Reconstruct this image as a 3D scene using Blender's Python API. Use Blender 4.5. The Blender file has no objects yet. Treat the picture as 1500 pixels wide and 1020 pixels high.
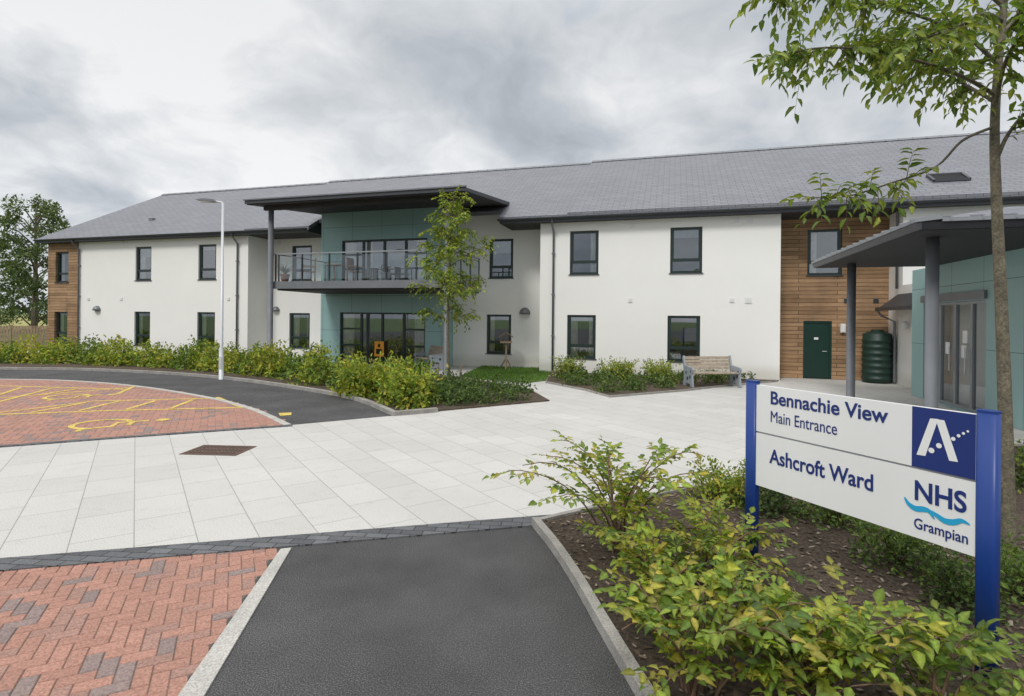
import bpy, math, random
from mathutils import Vector, Matrix, noise as mnoise
random.seed(7)
SC=bpy.context.scene; COL=SC.collection
R=random.random
def U(a,b): return a+(b-a)*random.random()
# ---------------------------------------------------------------- survey helpers (photo measurements -> metres)
FPX=800.0; CH=2.1; PHI=0.0095; HY=466.0
cP,sP=math.cos(PHI),math.sin(PHI)
def ray(x,y):
    dx=x-750; dy=HY-y
    return (dx*cP-dy*sP)/FPX,(dx*sP+dy*cP)/FPX
def G(x,y,z=0.0):
    X,Z=ray(x,y); t=(z-CH)/Z
    return (X*t,t)
def at(x,y,Y):
    X,Z=ray(x,y); return Vector((X*Y,Y,CH+Z*Y))
OX,OY=2.7,21.0
TH=math.atan(.295); ud=(math.cos(TH),-math.sin(TH)); vd=(math.sin(TH),math.cos(TH))
OV=OX*vd[0]+OY*vd[1]; OU=OX*ud[0]+OY*ud[1]
def F(x,y,v):
    X,Z=ray(x,y); t=(v+OV)/(X*vd[0]+vd[1])
    return t*(X*ud[0]+ud[1])-OU, CH+Z*t
def Fu(x,v,y=450): return F(x,y,v)[0]
def W(u,v): return (OX+u*ud[0]+v*vd[0], OY+u*ud[1]+v*vd[1])
# ---------------------------------------------------------------- mesh builder
class M:
    def __init__(s): s.v=[]; s.f=[]; s.c=[]
    def add(s,vs,fs,col=None):
        b=len(s.v); s.v+= [tuple(p) for p in vs]; s.f+=[tuple(b+i for i in f) for f in fs]
        s.c+=[col or (1,1,1)]*len(vs); return s
    def box(s,x0,x1,y0,y1,z0,z1,col=None):
        return s.add([(x0,y0,z0),(x1,y0,z0),(x1,y1,z0),(x0,y1,z0),(x0,y0,z1),(x1,y0,z1),(x1,y1,z1),(x0,y1,z1)],
          [(0,3,2,1),(4,5,6,7),(0,1,5,4),(1,2,6,5),(2,3,7,6),(3,0,4,7)],col)
    def quad(s,a,b,c,d,col=None): return s.add([a,b,c,d],[(0,1,2,3)],col)
    def poly(s,pts,z=0.0): return s.add([(p[0],p[1],z) for p in pts],[tuple(range(len(pts)))])
    def prism(s,pts,a0,a1,axis='z'):
        n=len(pts)
        def mk(p,a):
            if axis=='z': return (p[0],p[1],a)
            if axis=='x': return (a,p[0],p[1])
            return (p[0],a,p[1])
        vs=[mk(p,a0) for p in pts]+[mk(p,a1) for p in pts]
        fs=[tuple(range(n))[::-1],tuple(range(n,2*n))]+[(i,(i+1)%n,n+(i+1)%n,n+i) for i in range(n)]
        return s.add(vs,fs)
    def tube(s,pts,rad,n=8,cap=True,col=None):
        pts=[Vector(p) for p in pts]
        if not isinstance(rad,(list,tuple)): rad=[rad]*len(pts)
        vs=[]; fs=[]; m=len(pts)
        for i,p in enumerate(pts):
            d=(pts[min(i+1,m-1)]-pts[max(i-1,0)]).normalized()
            a=Vector((1,0,0)) if abs(d.x)<.8 else Vector((0,1,0))
            e1=d.cross(a).normalized(); e2=d.cross(e1)
            for k in range(n):
                t=2*math.pi*k/n; vs.append(p+rad[i]*(math.cos(t)*e1+math.sin(t)*e2))
        for i in range(m-1):
            for k in range(n):
                fs.append((i*n+k,i*n+(k+1)%n,(i+1)*n+(k+1)%n,(i+1)*n+k))
        if cap: fs.append(tuple(range(n))); fs.append(tuple(range((m-1)*n,m*n)))
        return s.add(vs,fs,col)
    def bar(s,p,q,w,h,col=None):
        p=Vector(p);q=Vector(q); d=(q-p).normalized()
        up=Vector((0,0,1)) if abs(d.z)<.95 else Vector((0,1,0))
        e1=d.cross(up).normalized()*w/2; e2=d.cross(e1).normalized()*h/2
        vs=[p-e1-e2,p+e1-e2,p+e1+e2,p-e1+e2,q-e1-e2,q+e1-e2,q+e1+e2,q-e1+e2]
        return s.add(vs,[(0,3,2,1),(4,5,6,7),(0,1,5,4),(1,2,6,5),(2,3,7,6),(3,0,4,7)],col)
    def lathe(s,prof,cx=0,cy=0,n=20):
        vs=[];fs=[];m=len(prof)
        for r,z in prof:
            for k in range(n):
                t=2*math.pi*k/n; vs.append((cx+r*math.cos(t),cy+r*math.sin(t),z))
        for i in range(m-1):
            for k in range(n): fs.append((i*n+k,i*n+(k+1)%n,(i+1)*n+(k+1)%n,(i+1)*n+k))
        fs.append(tuple(range(n))[::-1]); fs.append(tuple(range((m-1)*n,m*n)))
        return s.add(vs,fs)
    def strip(s,pts,w,z0,z1,off=0.0):
        n=len(pts); L=[];Rr=[]
        for i in range(n):
            a=pts[max(i-1,0)];b=pts[min(i+1,n-1)]
            dx,dy=b[0]-a[0],b[1]-a[1]; l=math.hypot(dx,dy) or 1; nx,ny=-dy/l,dx/l
            L.append((pts[i][0]+nx*(off+w/2),pts[i][1]+ny*(off+w/2)));Rr.append((pts[i][0]+nx*(off-w/2),pts[i][1]+ny*(off-w/2)))
        vs=[];fs=[]
        for i in range(n): vs+=[(*L[i],z0),(*L[i],z1),(*Rr[i],z1),(*Rr[i],z0)]
        for i in range(n-1):
            a=i*4;b=a+4; fs+=[(a,a+1,b+1,b),(a+1,a+2,b+2,b+1),(a+2,a+3,b+3,b+2)]
        fs+=[(0,1,2,3),(n*4-4,n*4-1,n*4-2,n*4-3)]
        return s.add(vs,fs)
    def leaf(s,p,d,nrm,L,Wd,col,fold=.25,droop=.2):
        d=d.normalized(); sd=d.cross(nrm)
        if sd.length<1e-4: sd=d.cross(Vector((1,0,.1)))
        sd.normalize(); n=sd.cross(d)
        m1=p+d*L*.33; m2=p+d*L*.68-n*L*droop*.35; tp=p+d*L-n*L*droop
        r1=m1+sd*Wd*.5+n*Wd*fold; l1=m1-sd*Wd*.5+n*Wd*fold
        r2=m2+sd*Wd*.36+n*Wd*fold*.7; l2=m2-sd*Wd*.36+n*Wd*fold*.7
        b=len(s.v); s.v+=[tuple(q) for q in (p,m1,m2,tp,r1,r2,l1,l2)]
        s.f+=[(b,b+4,b+1),(b,b+1,b+6),(b+1,b+4,b+5,b+2),(b+6,b+1,b+2,b+7),(b+2,b+5,b+3),(b+7,b+2,b+3)]
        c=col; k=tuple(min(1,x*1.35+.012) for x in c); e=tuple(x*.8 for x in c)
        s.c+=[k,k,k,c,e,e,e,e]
    def leaf4(s,p,d,nrm,L,Wd,col):
        d=d.normalized(); sd=d.cross(nrm)
        if sd.length<1e-4: sd=d.cross(Vector((1,0,.1)))
        sd.normalize(); n=sd.cross(d)
        m=p+d*L*.45
        b=len(s.v); s.v+=[tuple(q) for q in (p,m+sd*Wd*.5+n*Wd*.15,p+d*L-n*L*.12,m-sd*Wd*.5+n*Wd*.15)]
        s.f+=[(b,b+1,b+2),(b,b+2,b+3)]; s.c+=[col]*4
def build(name,m,mat,parent=None,smooth=False,off=None):
    me=bpy.data.meshes.new(name)
    vs=m.v if off is None else [(x-off[0],y-off[1],z-(off[2] if len(off)>2 else 0)) for x,y,z in m.v]
    me.from_pydata(vs,[],m.f)
    if any(c!=(1,1,1) for c in m.c):
        a=me.color_attributes.new('col','FLOAT_COLOR','POINT')
        flat=[]
        for c in m.c: flat+=[c[0],c[1],c[2],1.0]
        a.data.foreach_set('color',flat)
    me.materials.append(mat)
    if smooth: me.polygons.foreach_set('use_smooth',[True]*len(me.polygons))
    me.update()
    o=bpy.data.objects.new(name,me); COL.objects.link(o)
    if parent: o.parent=parent
    return o
def tag(o,label,cat,group=None,kind=None):
    o['label']=label; o['category']=cat
    if group:o['group']=group
    if kind:o['kind']=kind
    return o
def thing(name,label,cat,loc=(0,0,0),rz=0,group=None):
    o=bpy.data.objects.new(name,None); COL.objects.link(o); o.location=loc; o.rotation_euler=(0,0,rz); o.empty_display_size=.2
    return tag(o,label,cat,group)
def struct(name,m,mat,smooth=False):
    o=build(name,m,mat,None,smooth); o['kind']='structure'; return o
def copy_tree(o,parent=None):
    c=o.copy(); COL.objects.link(c); c.parent=parent
    for ch in list(o.children): copy_tree(ch,c)
    return c
def catmull(P,n=6):
    out=[]
    for i in range(len(P)-1):
        p0=P[max(i-1,0)];p1=P[i];p2=P[i+1];p3=P[min(i+2,len(P)-1)]
        for k in range(n):
            t=k/n
            out.append(tuple(.5*((2*b)+(-a+c)*t+(2*a-5*b+4*c-d)*t*t+(-a+3*b-3*c+d)*t**3) for a,b,c,d in zip(p0,p1,p2,p3)))
    out.append(tuple(P[-1])); return out
# ---------------------------------------------------------------- materials
def newmat(name):
    m=bpy.data.materials.new(name); m.use_nodes=True; nt=m.node_tree
    return m,nt,nt.nodes['Principled BSDF']
def N(nt,t,**k):
    n=nt.nodes.new(t)
    for a,b in k.items():
        if a in n.inputs: n.inputs[a].default_value=b
        else: setattr(n,a,b)
    return n
def L4(c): return (c[0],c[1],c[2],1)
def mixc(nt,fac,a,b,blend='MIX'):
    n=nt.nodes.new('ShaderNodeMix'); n.data_type='RGBA'; n.blend_type=blend
    for i,s in ((0,fac),(6,a),(7,b)):
        if isinstance(s,bpy.types.NodeSocket): nt.links.new(s,n.inputs[i])
        else: n.inputs[i].default_value=s if i==0 else L4(s)
    return n.outputs[2]
def mth(nt,op,a,b=None):
    n=nt.nodes.new('ShaderNodeMath'); n.operation=op
    for i,s in enumerate((a,b)):
        if s is None: continue
        if isinstance(s,bpy.types.NodeSocket): nt.links.new(s,n.inputs[i])
        else: n.inputs[i].default_value=s
    return n.outputs[0]
def ramp(nt,fac,stops):
    n=nt.nodes.new('ShaderNodeValToRGB'); e=n.color_ramp.elements
    while len(e)<len(stops): e.new(.5)
    for i,(p,c) in enumerate(stops): e[i].position=p; e[i].color=L4(c) if not isinstance(c,(int,float)) else (c,c,c,1)
    nt.links.new(fac,n.inputs[0]); return n.outputs[0]
def objc(nt): return nt.nodes.new('ShaderNodeTexCoord').outputs['Object']
def noise(nt,vec,scale,detail=4,rough=.55):
    n=N(nt,'ShaderNodeTexNoise'); n.inputs['Scale'].default_value=scale; n.inputs['Detail'].default_value=detail; n.inputs['Roughness'].default_value=rough
    nt.links.new(vec,n.inputs['Vector']); return n.outputs[0]
def bump(nt,b,h,strength=.3,dist=.01):
    n=N(nt,'ShaderNodeBump'); n.inputs['Strength'].default_value=strength; n.inputs['Distance'].default_value=dist
    nt.links.new(h,n.inputs['Height']); nt.links.new(n.outputs[0],b.inputs['Normal'])
def mat(name,c,rough=.6,var=.12,scale=3.0,fine=None,metal=0,bmp=0,spec=.5):
    m,nt,b=newmat(name); v=objc(nt)
    n1=noise(nt,v,scale,5); f=ramp(nt,n1,[(.3,1-var),(.7,1+var)])
    col=mixc(nt,1.0,c,f,'MULTIPLY')
    if fine:
        n2=noise(nt,v,fine[0],2); f2=ramp(nt,n2,[(.35,1-fine[1]),(.65,1+fine[1])]); col=mixc(nt,1.0,col,f2,'MULTIPLY')
        if bmp: bump(nt,b,n2,bmp,.006)
    elif bmp: bump(nt,b,n1,bmp,.01)
    nt.links.new(col,b.inputs['Base Color']); b.inputs['Roughness'].default_value=rough; b.inputs['Metallic'].default_value=metal
    b.inputs['Specular IOR Level'].default_value=spec
    return m
def brickmat(name,c1,c2,mort,w,h,ms,axes='xz',zk=1.0,off=.5,freq=2,rot=0,rough=.7,nscale=2.0,namt=.15,fine=(60,.08),bmp=.4,grain=None,spec=.4,stain=0):
    m,nt,b=newmat(name); v=objc(nt)
    sx=N(nt,'ShaderNodeSeparateXYZ'); nt.links.new(v,sx.inputs[0])
    cb=N(nt,'ShaderNodeCombineXYZ')
    if axes=='xz':
        a=mth(nt,'ADD',sx.outputs[0],sx.outputs[1]); nt.links.new(a,cb.inputs[0]); nt.links.new(mth(nt,'MULTIPLY',sx.outputs[2],zk),cb.inputs[1])
    elif axes=='rz':
        nt.links.new(sx.outputs[0],cb.inputs[0]); nt.links.new(mth(nt,'MULTIPLY',sx.outputs[2],zk),cb.inputs[1])
    else:
        nt.links.new(sx.outputs[0],cb.inputs[0]); nt.links.new(sx.outputs[1],cb.inputs[1])
    mp=N(nt,'ShaderNodeMapping'); mp.inputs['Rotation'].default_value=(0,0,rot); nt.links.new(cb.outputs[0],mp.inputs[0])
    br=N(nt,'ShaderNodeTexBrick'); br.offset=off; br.offset_frequency=freq
    nt.links.new(mp.outputs[0],br.inputs['Vector'])
    br.inputs['Color1'].default_value=L4(c1);br.inputs['Color2'].default_value=L4(c2);br.inputs['Mortar'].default_value=L4(mort)
    br.inputs['Scale'].default_value=1;br.inputs['Mortar Size'].default_value=ms;br.inputs['Mortar Smooth'].default_value=.2
    br.inputs['Brick Width'].default_value=w;br.inputs['Row Height'].default_value=h
    n1=noise(nt,v,nscale,5); col=mixc(nt,1.0,br.outputs['Color'],ramp(nt,n1,[(.3,1-namt),(.7,1+namt)]),'MULTIPLY')
    n2=noise(nt,v,fine[0],2); col=mixc(nt,1.0,col,ramp(nt,n2,[(.35,1-fine[1]),(.65,1+fine[1])]),'MULTIPLY')
    if stain:
        n4=noise(nt,v,5.5,6,.65); col=mixc(nt,1.0,col,ramp(nt,n4,[(.30,1-stain),(.45,1.0)]),'MULTIPLY')
    if grain:
        mg=N(nt,'ShaderNodeMapping'); mg.inputs['Scale'].default_value=(.6,14,1); nt.links.new(mp.outputs[0],mg.inputs[0])
        n3=noise(nt,mg.outputs[0],2.2,4); col=mixc(nt,1.0,col,ramp(nt,n3,[(.3,1-grain),(.7,1+grain)]),'MULTIPLY')
    nt.links.new(col,b.inputs['Base Color']); b.inputs['Roughness'].default_value=rough; b.inputs['Specular IOR Level'].default_value=spec
    inv=mth(nt,'SUBTRACT',1.0,br.outputs['Fac']); hh=mth(nt,'ADD',inv,mth(nt,'MULTIPLY',n2,.15)); bump(nt,b,hh,bmp,.008)
    return m
def attrmat(name,rough=.5,trans=.3,fine=(40,.15),spec=.4):
    m,nt,b=newmat(name); a=N(nt,'ShaderNodeAttribute'); a.attribute_name='col'
    v=objc(nt); n2=noise(nt,v,fine[0],2); col=mixc(nt,1.0,a.outputs['Color'],ramp(nt,n2,[(.3,1-fine[1]),(.7,1+fine[1])]),'MULTIPLY')
    nt.links.new(col,b.inputs['Base Color']); b.inputs['Roughness'].default_value=rough; b.inputs['Specular IOR Level'].default_value=spec
    if trans:
        t=N(nt,'ShaderNodeBsdfTranslucent'); nt.links.new(mixc(nt,1.0,col,(1.5,1.5,.8),'MULTIPLY'),t.inputs[0])
        mx=N(nt,'ShaderNodeMixShader'); mx.inputs[0].default_value=trans
        nt.links.new(b.outputs[0],mx.inputs[1]);nt.links.new(t.outputs[0],mx.inputs[2])
        nt.links.new(mx.outputs[0],nt.nodes['Material Output'].inputs[0])
    return m
def glassmat(name,base=.12,tint=(.75,.8,.8),ior=1.5):
    m,nt,b=newmat(name); nt.nodes.remove(b)
    t=N(nt,'ShaderNodeBsdfTransparent'); t.inputs[0].default_value=L4(tint)
    g=N(nt,'ShaderNodeBsdfGlossy'); g.inputs['Roughness'].default_value=.02; g.inputs[0].default_value=(.90,.95,1,1)
    v=objc(nt); bp=N(nt,'ShaderNodeBump'); bp.inputs['Strength'].default_value=.12; nt.links.new(noise(nt,v,1.1,1),bp.inputs['Height']); nt.links.new(bp.outputs[0],g.inputs['Normal'])
    fr=N(nt,'ShaderNodeFresnel'); fr.inputs[0].default_value=ior
    fac=mth(nt,'MINIMUM',mth(nt,'ADD',fr.outputs[0],base),1.0)
    mx=N(nt,'ShaderNodeMixShader'); nt.links.new(fac,mx.inputs[0]); nt.links.new(t.outputs[0],mx.inputs[1]); nt.links.new(g.outputs[0],mx.inputs[2])
    nt.links.new(mx.outputs[0],nt.nodes['Material Output'].inputs[0]); return m
def rendermat():
    m,nt,b=newmat('white_render'); v=objc(nt)
    n1=noise(nt,v,.45,6,.6); n3=noise(nt,v,45,2)
    c=mixc(nt,1.0,(.875,.862,.828),ramp(nt,n1,[(.3,.975),(.7,1.02)]),'MULTIPLY'); c=mixc(nt,1.0,c,ramp(nt,n3,[(.3,.975),(.7,1.02)]),'MULTIPLY')
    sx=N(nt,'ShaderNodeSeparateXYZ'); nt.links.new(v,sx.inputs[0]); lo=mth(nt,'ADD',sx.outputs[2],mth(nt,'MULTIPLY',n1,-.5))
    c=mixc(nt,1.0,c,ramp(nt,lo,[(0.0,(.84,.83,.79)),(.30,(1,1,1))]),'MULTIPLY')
    nt.links.new(c,b.inputs['Base Color']); b.inputs['Roughness'].default_value=.88; b.inputs['Specular IOR Level'].default_value=.2; bump(nt,b,n3,.12,.004); return m
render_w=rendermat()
slab_d=math.atan2(.824,-.567)
m_slab=brickmat('paving_slabs',(.485,.472,.442),(.53,.518,.49),(.30,.285,.25),.75,.49,.005,'xy',rot=-slab_d,rough=.8,nscale=.5,namt=.06,fine=(95,.18),bmp=.35,stain=.08)
m_sett=brickmat('dark_setts',(.085,.088,.095),(.14,.145,.15),(.035,.035,.035),.21,.105,.006,'xy',rot=.079,rough=.85,namt=.2,nscale=3,fine=(90,.2))
m_slate=brickmat('slate_roof',(.165,.17,.19),(.20,.205,.227),(.085,.088,.10),.45,.17,.014,'rz',zk=2.0,rough=.5,nscale=.35,namt=.06,fine=(30,.05),bmp=.7)
m_timber=brickmat('larch_cladding',(.40,.25,.14),(.26,.155,.08),(.045,.025,.013),3.4,.145,.008,'xz',off=.37,rough=.75,nscale=1.2,namt=.22,grain=.24,bmp=.5)
m_teal=brickmat('teal_panels',(.30,.47,.465),(.305,.48,.475),(.09,.15,.155),1.45,1.5,.008,'xz',off=0,rough=.4,nscale=.7,namt=.05,fine=(30,.01),bmp=.3)
def tarmac():
    m,nt,b=newmat('tarmac'); v=objc(nt)
    n1=noise(nt,v,110,3,.7); n2=noise(nt,v,1.0,6,.6); vo=N(nt,'ShaderNodeTexVoronoi'); vo.inputs['Scale'].default_value=120; nt.links.new(v,vo.inputs[0])
    c=mixc(nt,1.0,(.072,.070,.070),ramp(nt,n1,[(.32,.35),(.5,.95),(.68,2.5)]),'MULTIPLY'); c=mixc(nt,1.0,c,ramp(nt,n2,[(.3,.75),(.7,1.28)]),'MULTIPLY')
    nt.links.new(c,b.inputs['Base Color']); b.inputs['Roughness'].default_value=.9; b.inputs['Specular IOR Level'].default_value=.3; bump(nt,b,vo.outputs['Distance'],.8,.006); return m
m_tar=tarmac()
def soil():
    m,nt,b=newmat('soil'); v=objc(nt)
    n1=noise(nt,v,28,6,.7); n2=noise(nt,v,2,4)
    c=ramp(nt,n1,[(.3,(.03,.021,.014)),(.5,(.09,.063,.042)),(.72,(.19,.145,.10))]); c=mixc(nt,1.0,c,ramp(nt,n2,[(.3,.75),(.7,1.2)]),'MULTIPLY')
    nt.links.new(c,b.inputs['Base Color']); b.inputs['Roughness'].default_value=.95; bump(nt,b,n1,1.0,.05); return m
m_soil=soil()
m_grassg=mat('grass_ground',(.09,.14,.03),.9,.3,.4,(12,.25),bmp=.3)
m_field=mat('ripe_field',(.30,.28,.09),.9,.15,.1,(3,.15))
m_conc=mat('concrete_edging',(.42,.405,.37),.85,.16,3,(70,.22),bmp=.3)
m_kerb=mat('grey_kerb',(.30,.285,.26),.85,.22,4,(70,.22),bmp=.3)
m_brick=attrmat('block_pavers',.85,0,(70,.28))
m_joint=mat('joint_sand',(.20,.17,.135),.95,.2,8)
m_yel=mat('yellow_paint',(.58,.43,.10),.8,.25,6,(40,.35))
m_rust=mat('rusty_iron',(.11,.065,.045),.8,.3,20,bmp=.3)
m_black=mat('dark_void',(.012,.012,.013),.9,.1)
m_frame=mat('dark_green_frame',(.014,.03,.027),.35,.1,4)
m_glass=glassmat('window_glass',.19,(.75,.8,.8)); m_rail=glassmat('rail_glass',.06,(.82,.88,.88)); m_glass2=glassmat('door_glass',.08,(.9,.93,.93),1.35)
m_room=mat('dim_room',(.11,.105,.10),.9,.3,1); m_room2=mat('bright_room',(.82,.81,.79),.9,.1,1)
m_curt=mat('curtain_cloth',(.82,.79,.72),.9,.15,6)
m_blind=mat('grey_blind',(.45,.47,.48),.8,.08,6)
m_dgrey=mat('dark_grey_metal',(.055,.06,.068),.45,.08,3,metal=.2)
m_mgrey=mat('mid_grey_metal',(.19,.20,.215),.45,.08,2,metal=.3)
m_lgrey=mat('light_grey_metal',(.30,.315,.335),.45,.06,2,metal=.3)
m_zinc=mat('slate_grey_sheet',(.17,.175,.195),.5,.1,2,metal=.2)
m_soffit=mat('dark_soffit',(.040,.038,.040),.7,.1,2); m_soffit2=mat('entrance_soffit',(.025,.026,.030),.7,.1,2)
m_galv=mat('pale_galvanised',(.60,.62,.63),.45,.06,3,metal=.2)
m_wood=mat('bench_wood',(.37,.305,.235),.75,.28,9,(40,.22),bmp=.2)
m_dwood=mat('brown_wood',(.22,.13,.07),.7,.25,9,(40,.15),bmp=.2)
m_fwood=mat('fence_wood',(.31,.225,.15),.85,.25,5,(30,.15))
m_cast=mat('cast_grey',(.30,.335,.37),.5,.12,8)
m_leaf=attrmat('leaf',.45,.38,(60,.18),.35); m_leaf2=attrmat('small_leaf',.55,.3,(12,.2),.3)
m_bark=mat('bark',(.15,.13,.09),.9,.35,14,(60,.3),bmp=.6)
m_twig=mat('twig',(.14,.085,.05),.85,.25,20)
m_sblue=mat('sign_blue',(.010,.045,.23),.38,.05,2,(30,.03))
m_navy=mat('sign_navy',(.012,.03,.17),.4,.03,2)
m_swhite=mat('sign_white',(.80,.80,.79),.4,.03,1.5)
m_cyan=mat('sign_cyan',(.02,.36,.62),.4,.03,2)
m_green=mat('dark_green_plastic',(.010,.035,.025),.5,.12,3)
m_door=mat('green_door_paint',(.008,.035,.026),.4,.06,2)
m_orange=mat('orange_plastic',(.85,.36,.03),.45,.06,4)
m_terra=mat('terracotta',(.42,.19,.11),.8,.15,8)
m_white=mat('white_plastic',(.75,.75,.73),.4,.03,3)
m_chip=attrmat('bark_chip',.9,0)
# ---------------------------------------------------------------- camera, sky, sun
cam=bpy.data.cameras.new('camera'); co=bpy.data.objects.new('camera',cam); COL.objects.link(co)
cam.sensor_width=36; cam.lens=36*FPX/1500; cam.shift_y=-(510-HY)/1500; cam.clip_end=6000; cam.clip_start=.05
co.matrix_world=Matrix.Translation((0,0,CH))@Matrix.Rotation(math.pi/2,4,'X')@Matrix.Rotation(PHI,4,'Z')
SC.camera=co
w=bpy.data.worlds.new('World'); SC.world=w; w.use_nodes=True; nt=w.node_tree
bg=nt.nodes['Background']; bg.inputs[1].default_value=.1
sun_el,sun_az=math.radians(46),math.radians(212)   # azimuth measured clockwise from +Y
sky=N(nt,'ShaderNodeTexSky'); sky.sky_type='NISHITA'; sky.sun_disc=False; sky.sun_elevation=sun_el; sky.sun_rotation=sun_az
tc=N(nt,'ShaderNodeTexCoord'); sp=N(nt,'ShaderNodeSeparateXYZ'); nt.links.new(tc.outputs['Generated'],sp.inputs[0])
zc=mth(nt,'MAXIMUM',sp.outputs[2],0.0); den=mth(nt,'ADD',zc,.34)
cb=N(nt,'ShaderNodeCombineXYZ'); nt.links.new(mth(nt,'DIVIDE',sp.outputs[0],den),cb.inputs[0]); nt.links.new(mth(nt,'DIVIDE',sp.outputs[1],den),cb.inputs[1]); cb.inputs[2].default_value=5.2
nw=N(nt,'ShaderNodeTexNoise'); nw.inputs['Scale'].default_value=1.6; nw.inputs['Detail'].default_value=4; nt.links.new(cb.outputs[0],nw.inputs['Vector'])
wv_=nt.nodes.new('ShaderNodeVectorMath'); wv_.operation='MULTIPLY_ADD'; nt.links.new(nw.outputs[1],wv_.inputs[0]); wv_.inputs[1].default_value=(.55,.55,.55); nt.links.new(cb.outputs[0],wv_.inputs[2])
n1=noise(nt,wv_.outputs[0],2.1,9,.55); n2=noise(nt,cb.outputs[0],.8,3,.5)
cl=mth(nt,'ADD',mth(nt,'MULTIPLY',n1,.58),mth(nt,'MULTIPLY',n2,.42))
cloud=ramp(nt,cl,[(.39,(3.9,4.3,4.8)),(.465,(5.2,5.6,6.05)),(.53,(6.8,7.05,7.35)),(.60,(8.7,8.8,8.95))])
lowl=ramp(nt,zc,[(.0,1.14),(.18,1.06),(.5,.95)])
cloud=mixc(nt,1.0,cloud,lowl,'MULTIPLY')
zen=ramp(nt,zc,[(.46,0.0),(1.0,1.0)])
cloud=mixc(nt,zen,cloud,(18.5,18.6,18.8))
n3=noise(nt,wv_.outputs[0],1.4,6,.5); hole=ramp(nt,n3,[(.60,0.0),(.68,1.0)])
skyc=mixc(nt,mth(nt,'MULTIPLY',hole,.5),cloud,mixc(nt,.5,sky.outputs[0],(4.2,5.6,7.6)))
nt.links.new(skyc,bg.inputs[0])
sl=bpy.data.lights.new('sun','SUN'); sl.energy=1.5; sl.angle=math.radians(12); sl.color=(1,.975,.935)
so=bpy.data.objects.new('sun',sl); COL.objects.link(so)
sdir=Vector((math.sin(sun_az)*math.cos(sun_el),math.cos(sun_az)*math.cos(sun_el),math.sin(sun_el)))
so.rotation_euler=sdir.to_track_quat('Z','Y').to_euler(); so.location=(0,-5,30)
SC.view_settings.view_transform='Standard'; SC.view_settings.look='None'; SC.view_settings.exposure=0
# ---------------------------------------------------------------- ground
g=M(); g.poly([(-3000,-400),(3000,-400),(3000,3500),(-3000,3500)],-.03); struct('ground',g,m_grassg)
g=M(); g.poly([(-900,75),(-38,75),(-30,300),(-900,900)],-.02); struct('field',g,m_field)
g=M(); g.poly([(-45,-60),(45,-60),(45,6.5),(-45,6.5)],-.018); struct('car_park',g,m_tar)
def bl(x): return 820-.0797*x
def fl(x): return 838-.085*x
g=M(); g.poly([G(-500,bl(-500)),G(0,bl(0)),G(400,bl(400)),G(820,bl(820)),G(1500,720),(16,6),W(16,-9),W(16,4),W(-31,4),W(-31,-6),G(-500,560)],0.0); struct('plaza_paving',g,m_slab)
def inpoly(p,poly):
    x,y=p; r=False; n=len(poly)
    for i in range(n):
        x1,y1=poly[i];x2,y2=poly[(i+1)%n]
        if (y1>y)!=(y2>y) and x<(x2-x1)*(y-y1)/(y2-y1)+x1: r=not r
    return r
def herring(poly,z,ang,bw=.1):
    m=M(); ca,sa=math.cos(ang),math.sin(ang)
    cx=sum(p[0] for p in poly)/len(poly);cy=sum(p[1] for p in poly)/len(poly)
    loc=[((p[0]-cx)*ca+(p[1]-cy)*sa,-(p[0]-cx)*sa+(p[1]-cy)*ca) for p in poly]
    x0=int(min(p[0] for p in loc)/bw)-2;x1=int(max(p[0] for p in loc)/bw)+2;y0=int(min(p[1] for p in loc)/bw)-2;y1=int(max(p[1] for p in loc)/bw)+2
    for i in range(x0,x1):
        for j in range(y0,y1):
            s=(i-j)%4
            if s==0: a,b,c,d=i,j,i+2,j+1
            elif s==3: a,b,c,d=i,j,i+1,j+2
            else: continue
            if not inpoly(((a+c)*.5*bw,(b+d)*.5*bw),loc): continue
            r=R(); k0=U(.93,1.1)
            if r<.72: col=(.365*k0,.195*k0,.148*k0)
            elif r<.90: col=(.315*k0,.185*k0,.148*k0)
            else: col=(.235*k0,.175*k0,.16*k0)
            A,B,Cc,D=a*bw+.002,b*bw+.002,c*bw-.002,d*bw-.002; k=.005; zz=z+U(-.0012,.0012)
            vs=[(A,B,z-.006),(Cc,B,z-.006),(Cc,D,z-.006),(A,D,z-.006),(A+k,B+k,zz),(Cc-k,B+k,zz),(Cc-k,D-k,zz),(A+k,D-k,zz)]
            vs=[(cx+x*ca-y*sa,cy+x*sa+y*ca,q) for x,y,q in vs]
            m.add(vs,[(4,5,6,7),(0,1,5,4),(1,2,6,5),(2,3,7,6),(3,0,4,7)],col)
    return m
def mid(x): return (bl(x)+fl(x))/2
fore=[G(412,mid(412)),G(64,1300),G(-1500,1300),G(-1500,mid(-1500)),G(-500,mid(-500))]
ea=math.atan2(G(412,808)[1]-G(262,1020)[1],G(412,808)[0]-G(262,1020)[0])
g=M(); g.poly(fore,-.004); struct('paver_bedding',g,m_joint)
foreclip=[G(416,mid(416)),G(100,1250),G(-250,1250),G(-250,mid(-250))]
struct('red_block_paving',herring(foreclip,.004,ea+.35,.096),m_brick)
g=M(); g.poly([G(412,mid(412)),G(830,mid(830)),G(900,860),G(1000,1010),G(1150,1300),G(64,1300)],0.0); struct('tarmac_path',g,m_tar)
g=M(); g.prism([G(427,804),G(300,1020),G(136,1300),G(70,1300),G(262,1020),G(411,806)],-.01,.012); struct('path_edging',g,m_conc)
g=M(); g.prism([G(-500,bl(-500)),G(0,bl(0)),G(810,bl(810)),G(812,fl(812)),G(0,fl(0)),G(-500,fl(-500))],-.01,.014); struct('sett_band',g,m_sett)
outer=catmull([G(-500,534),G(-200,538),G(0,541.5),(G(120,543)),G(250,549),G(350,558),G(440,571),G(520,586),G(578,609)])
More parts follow.
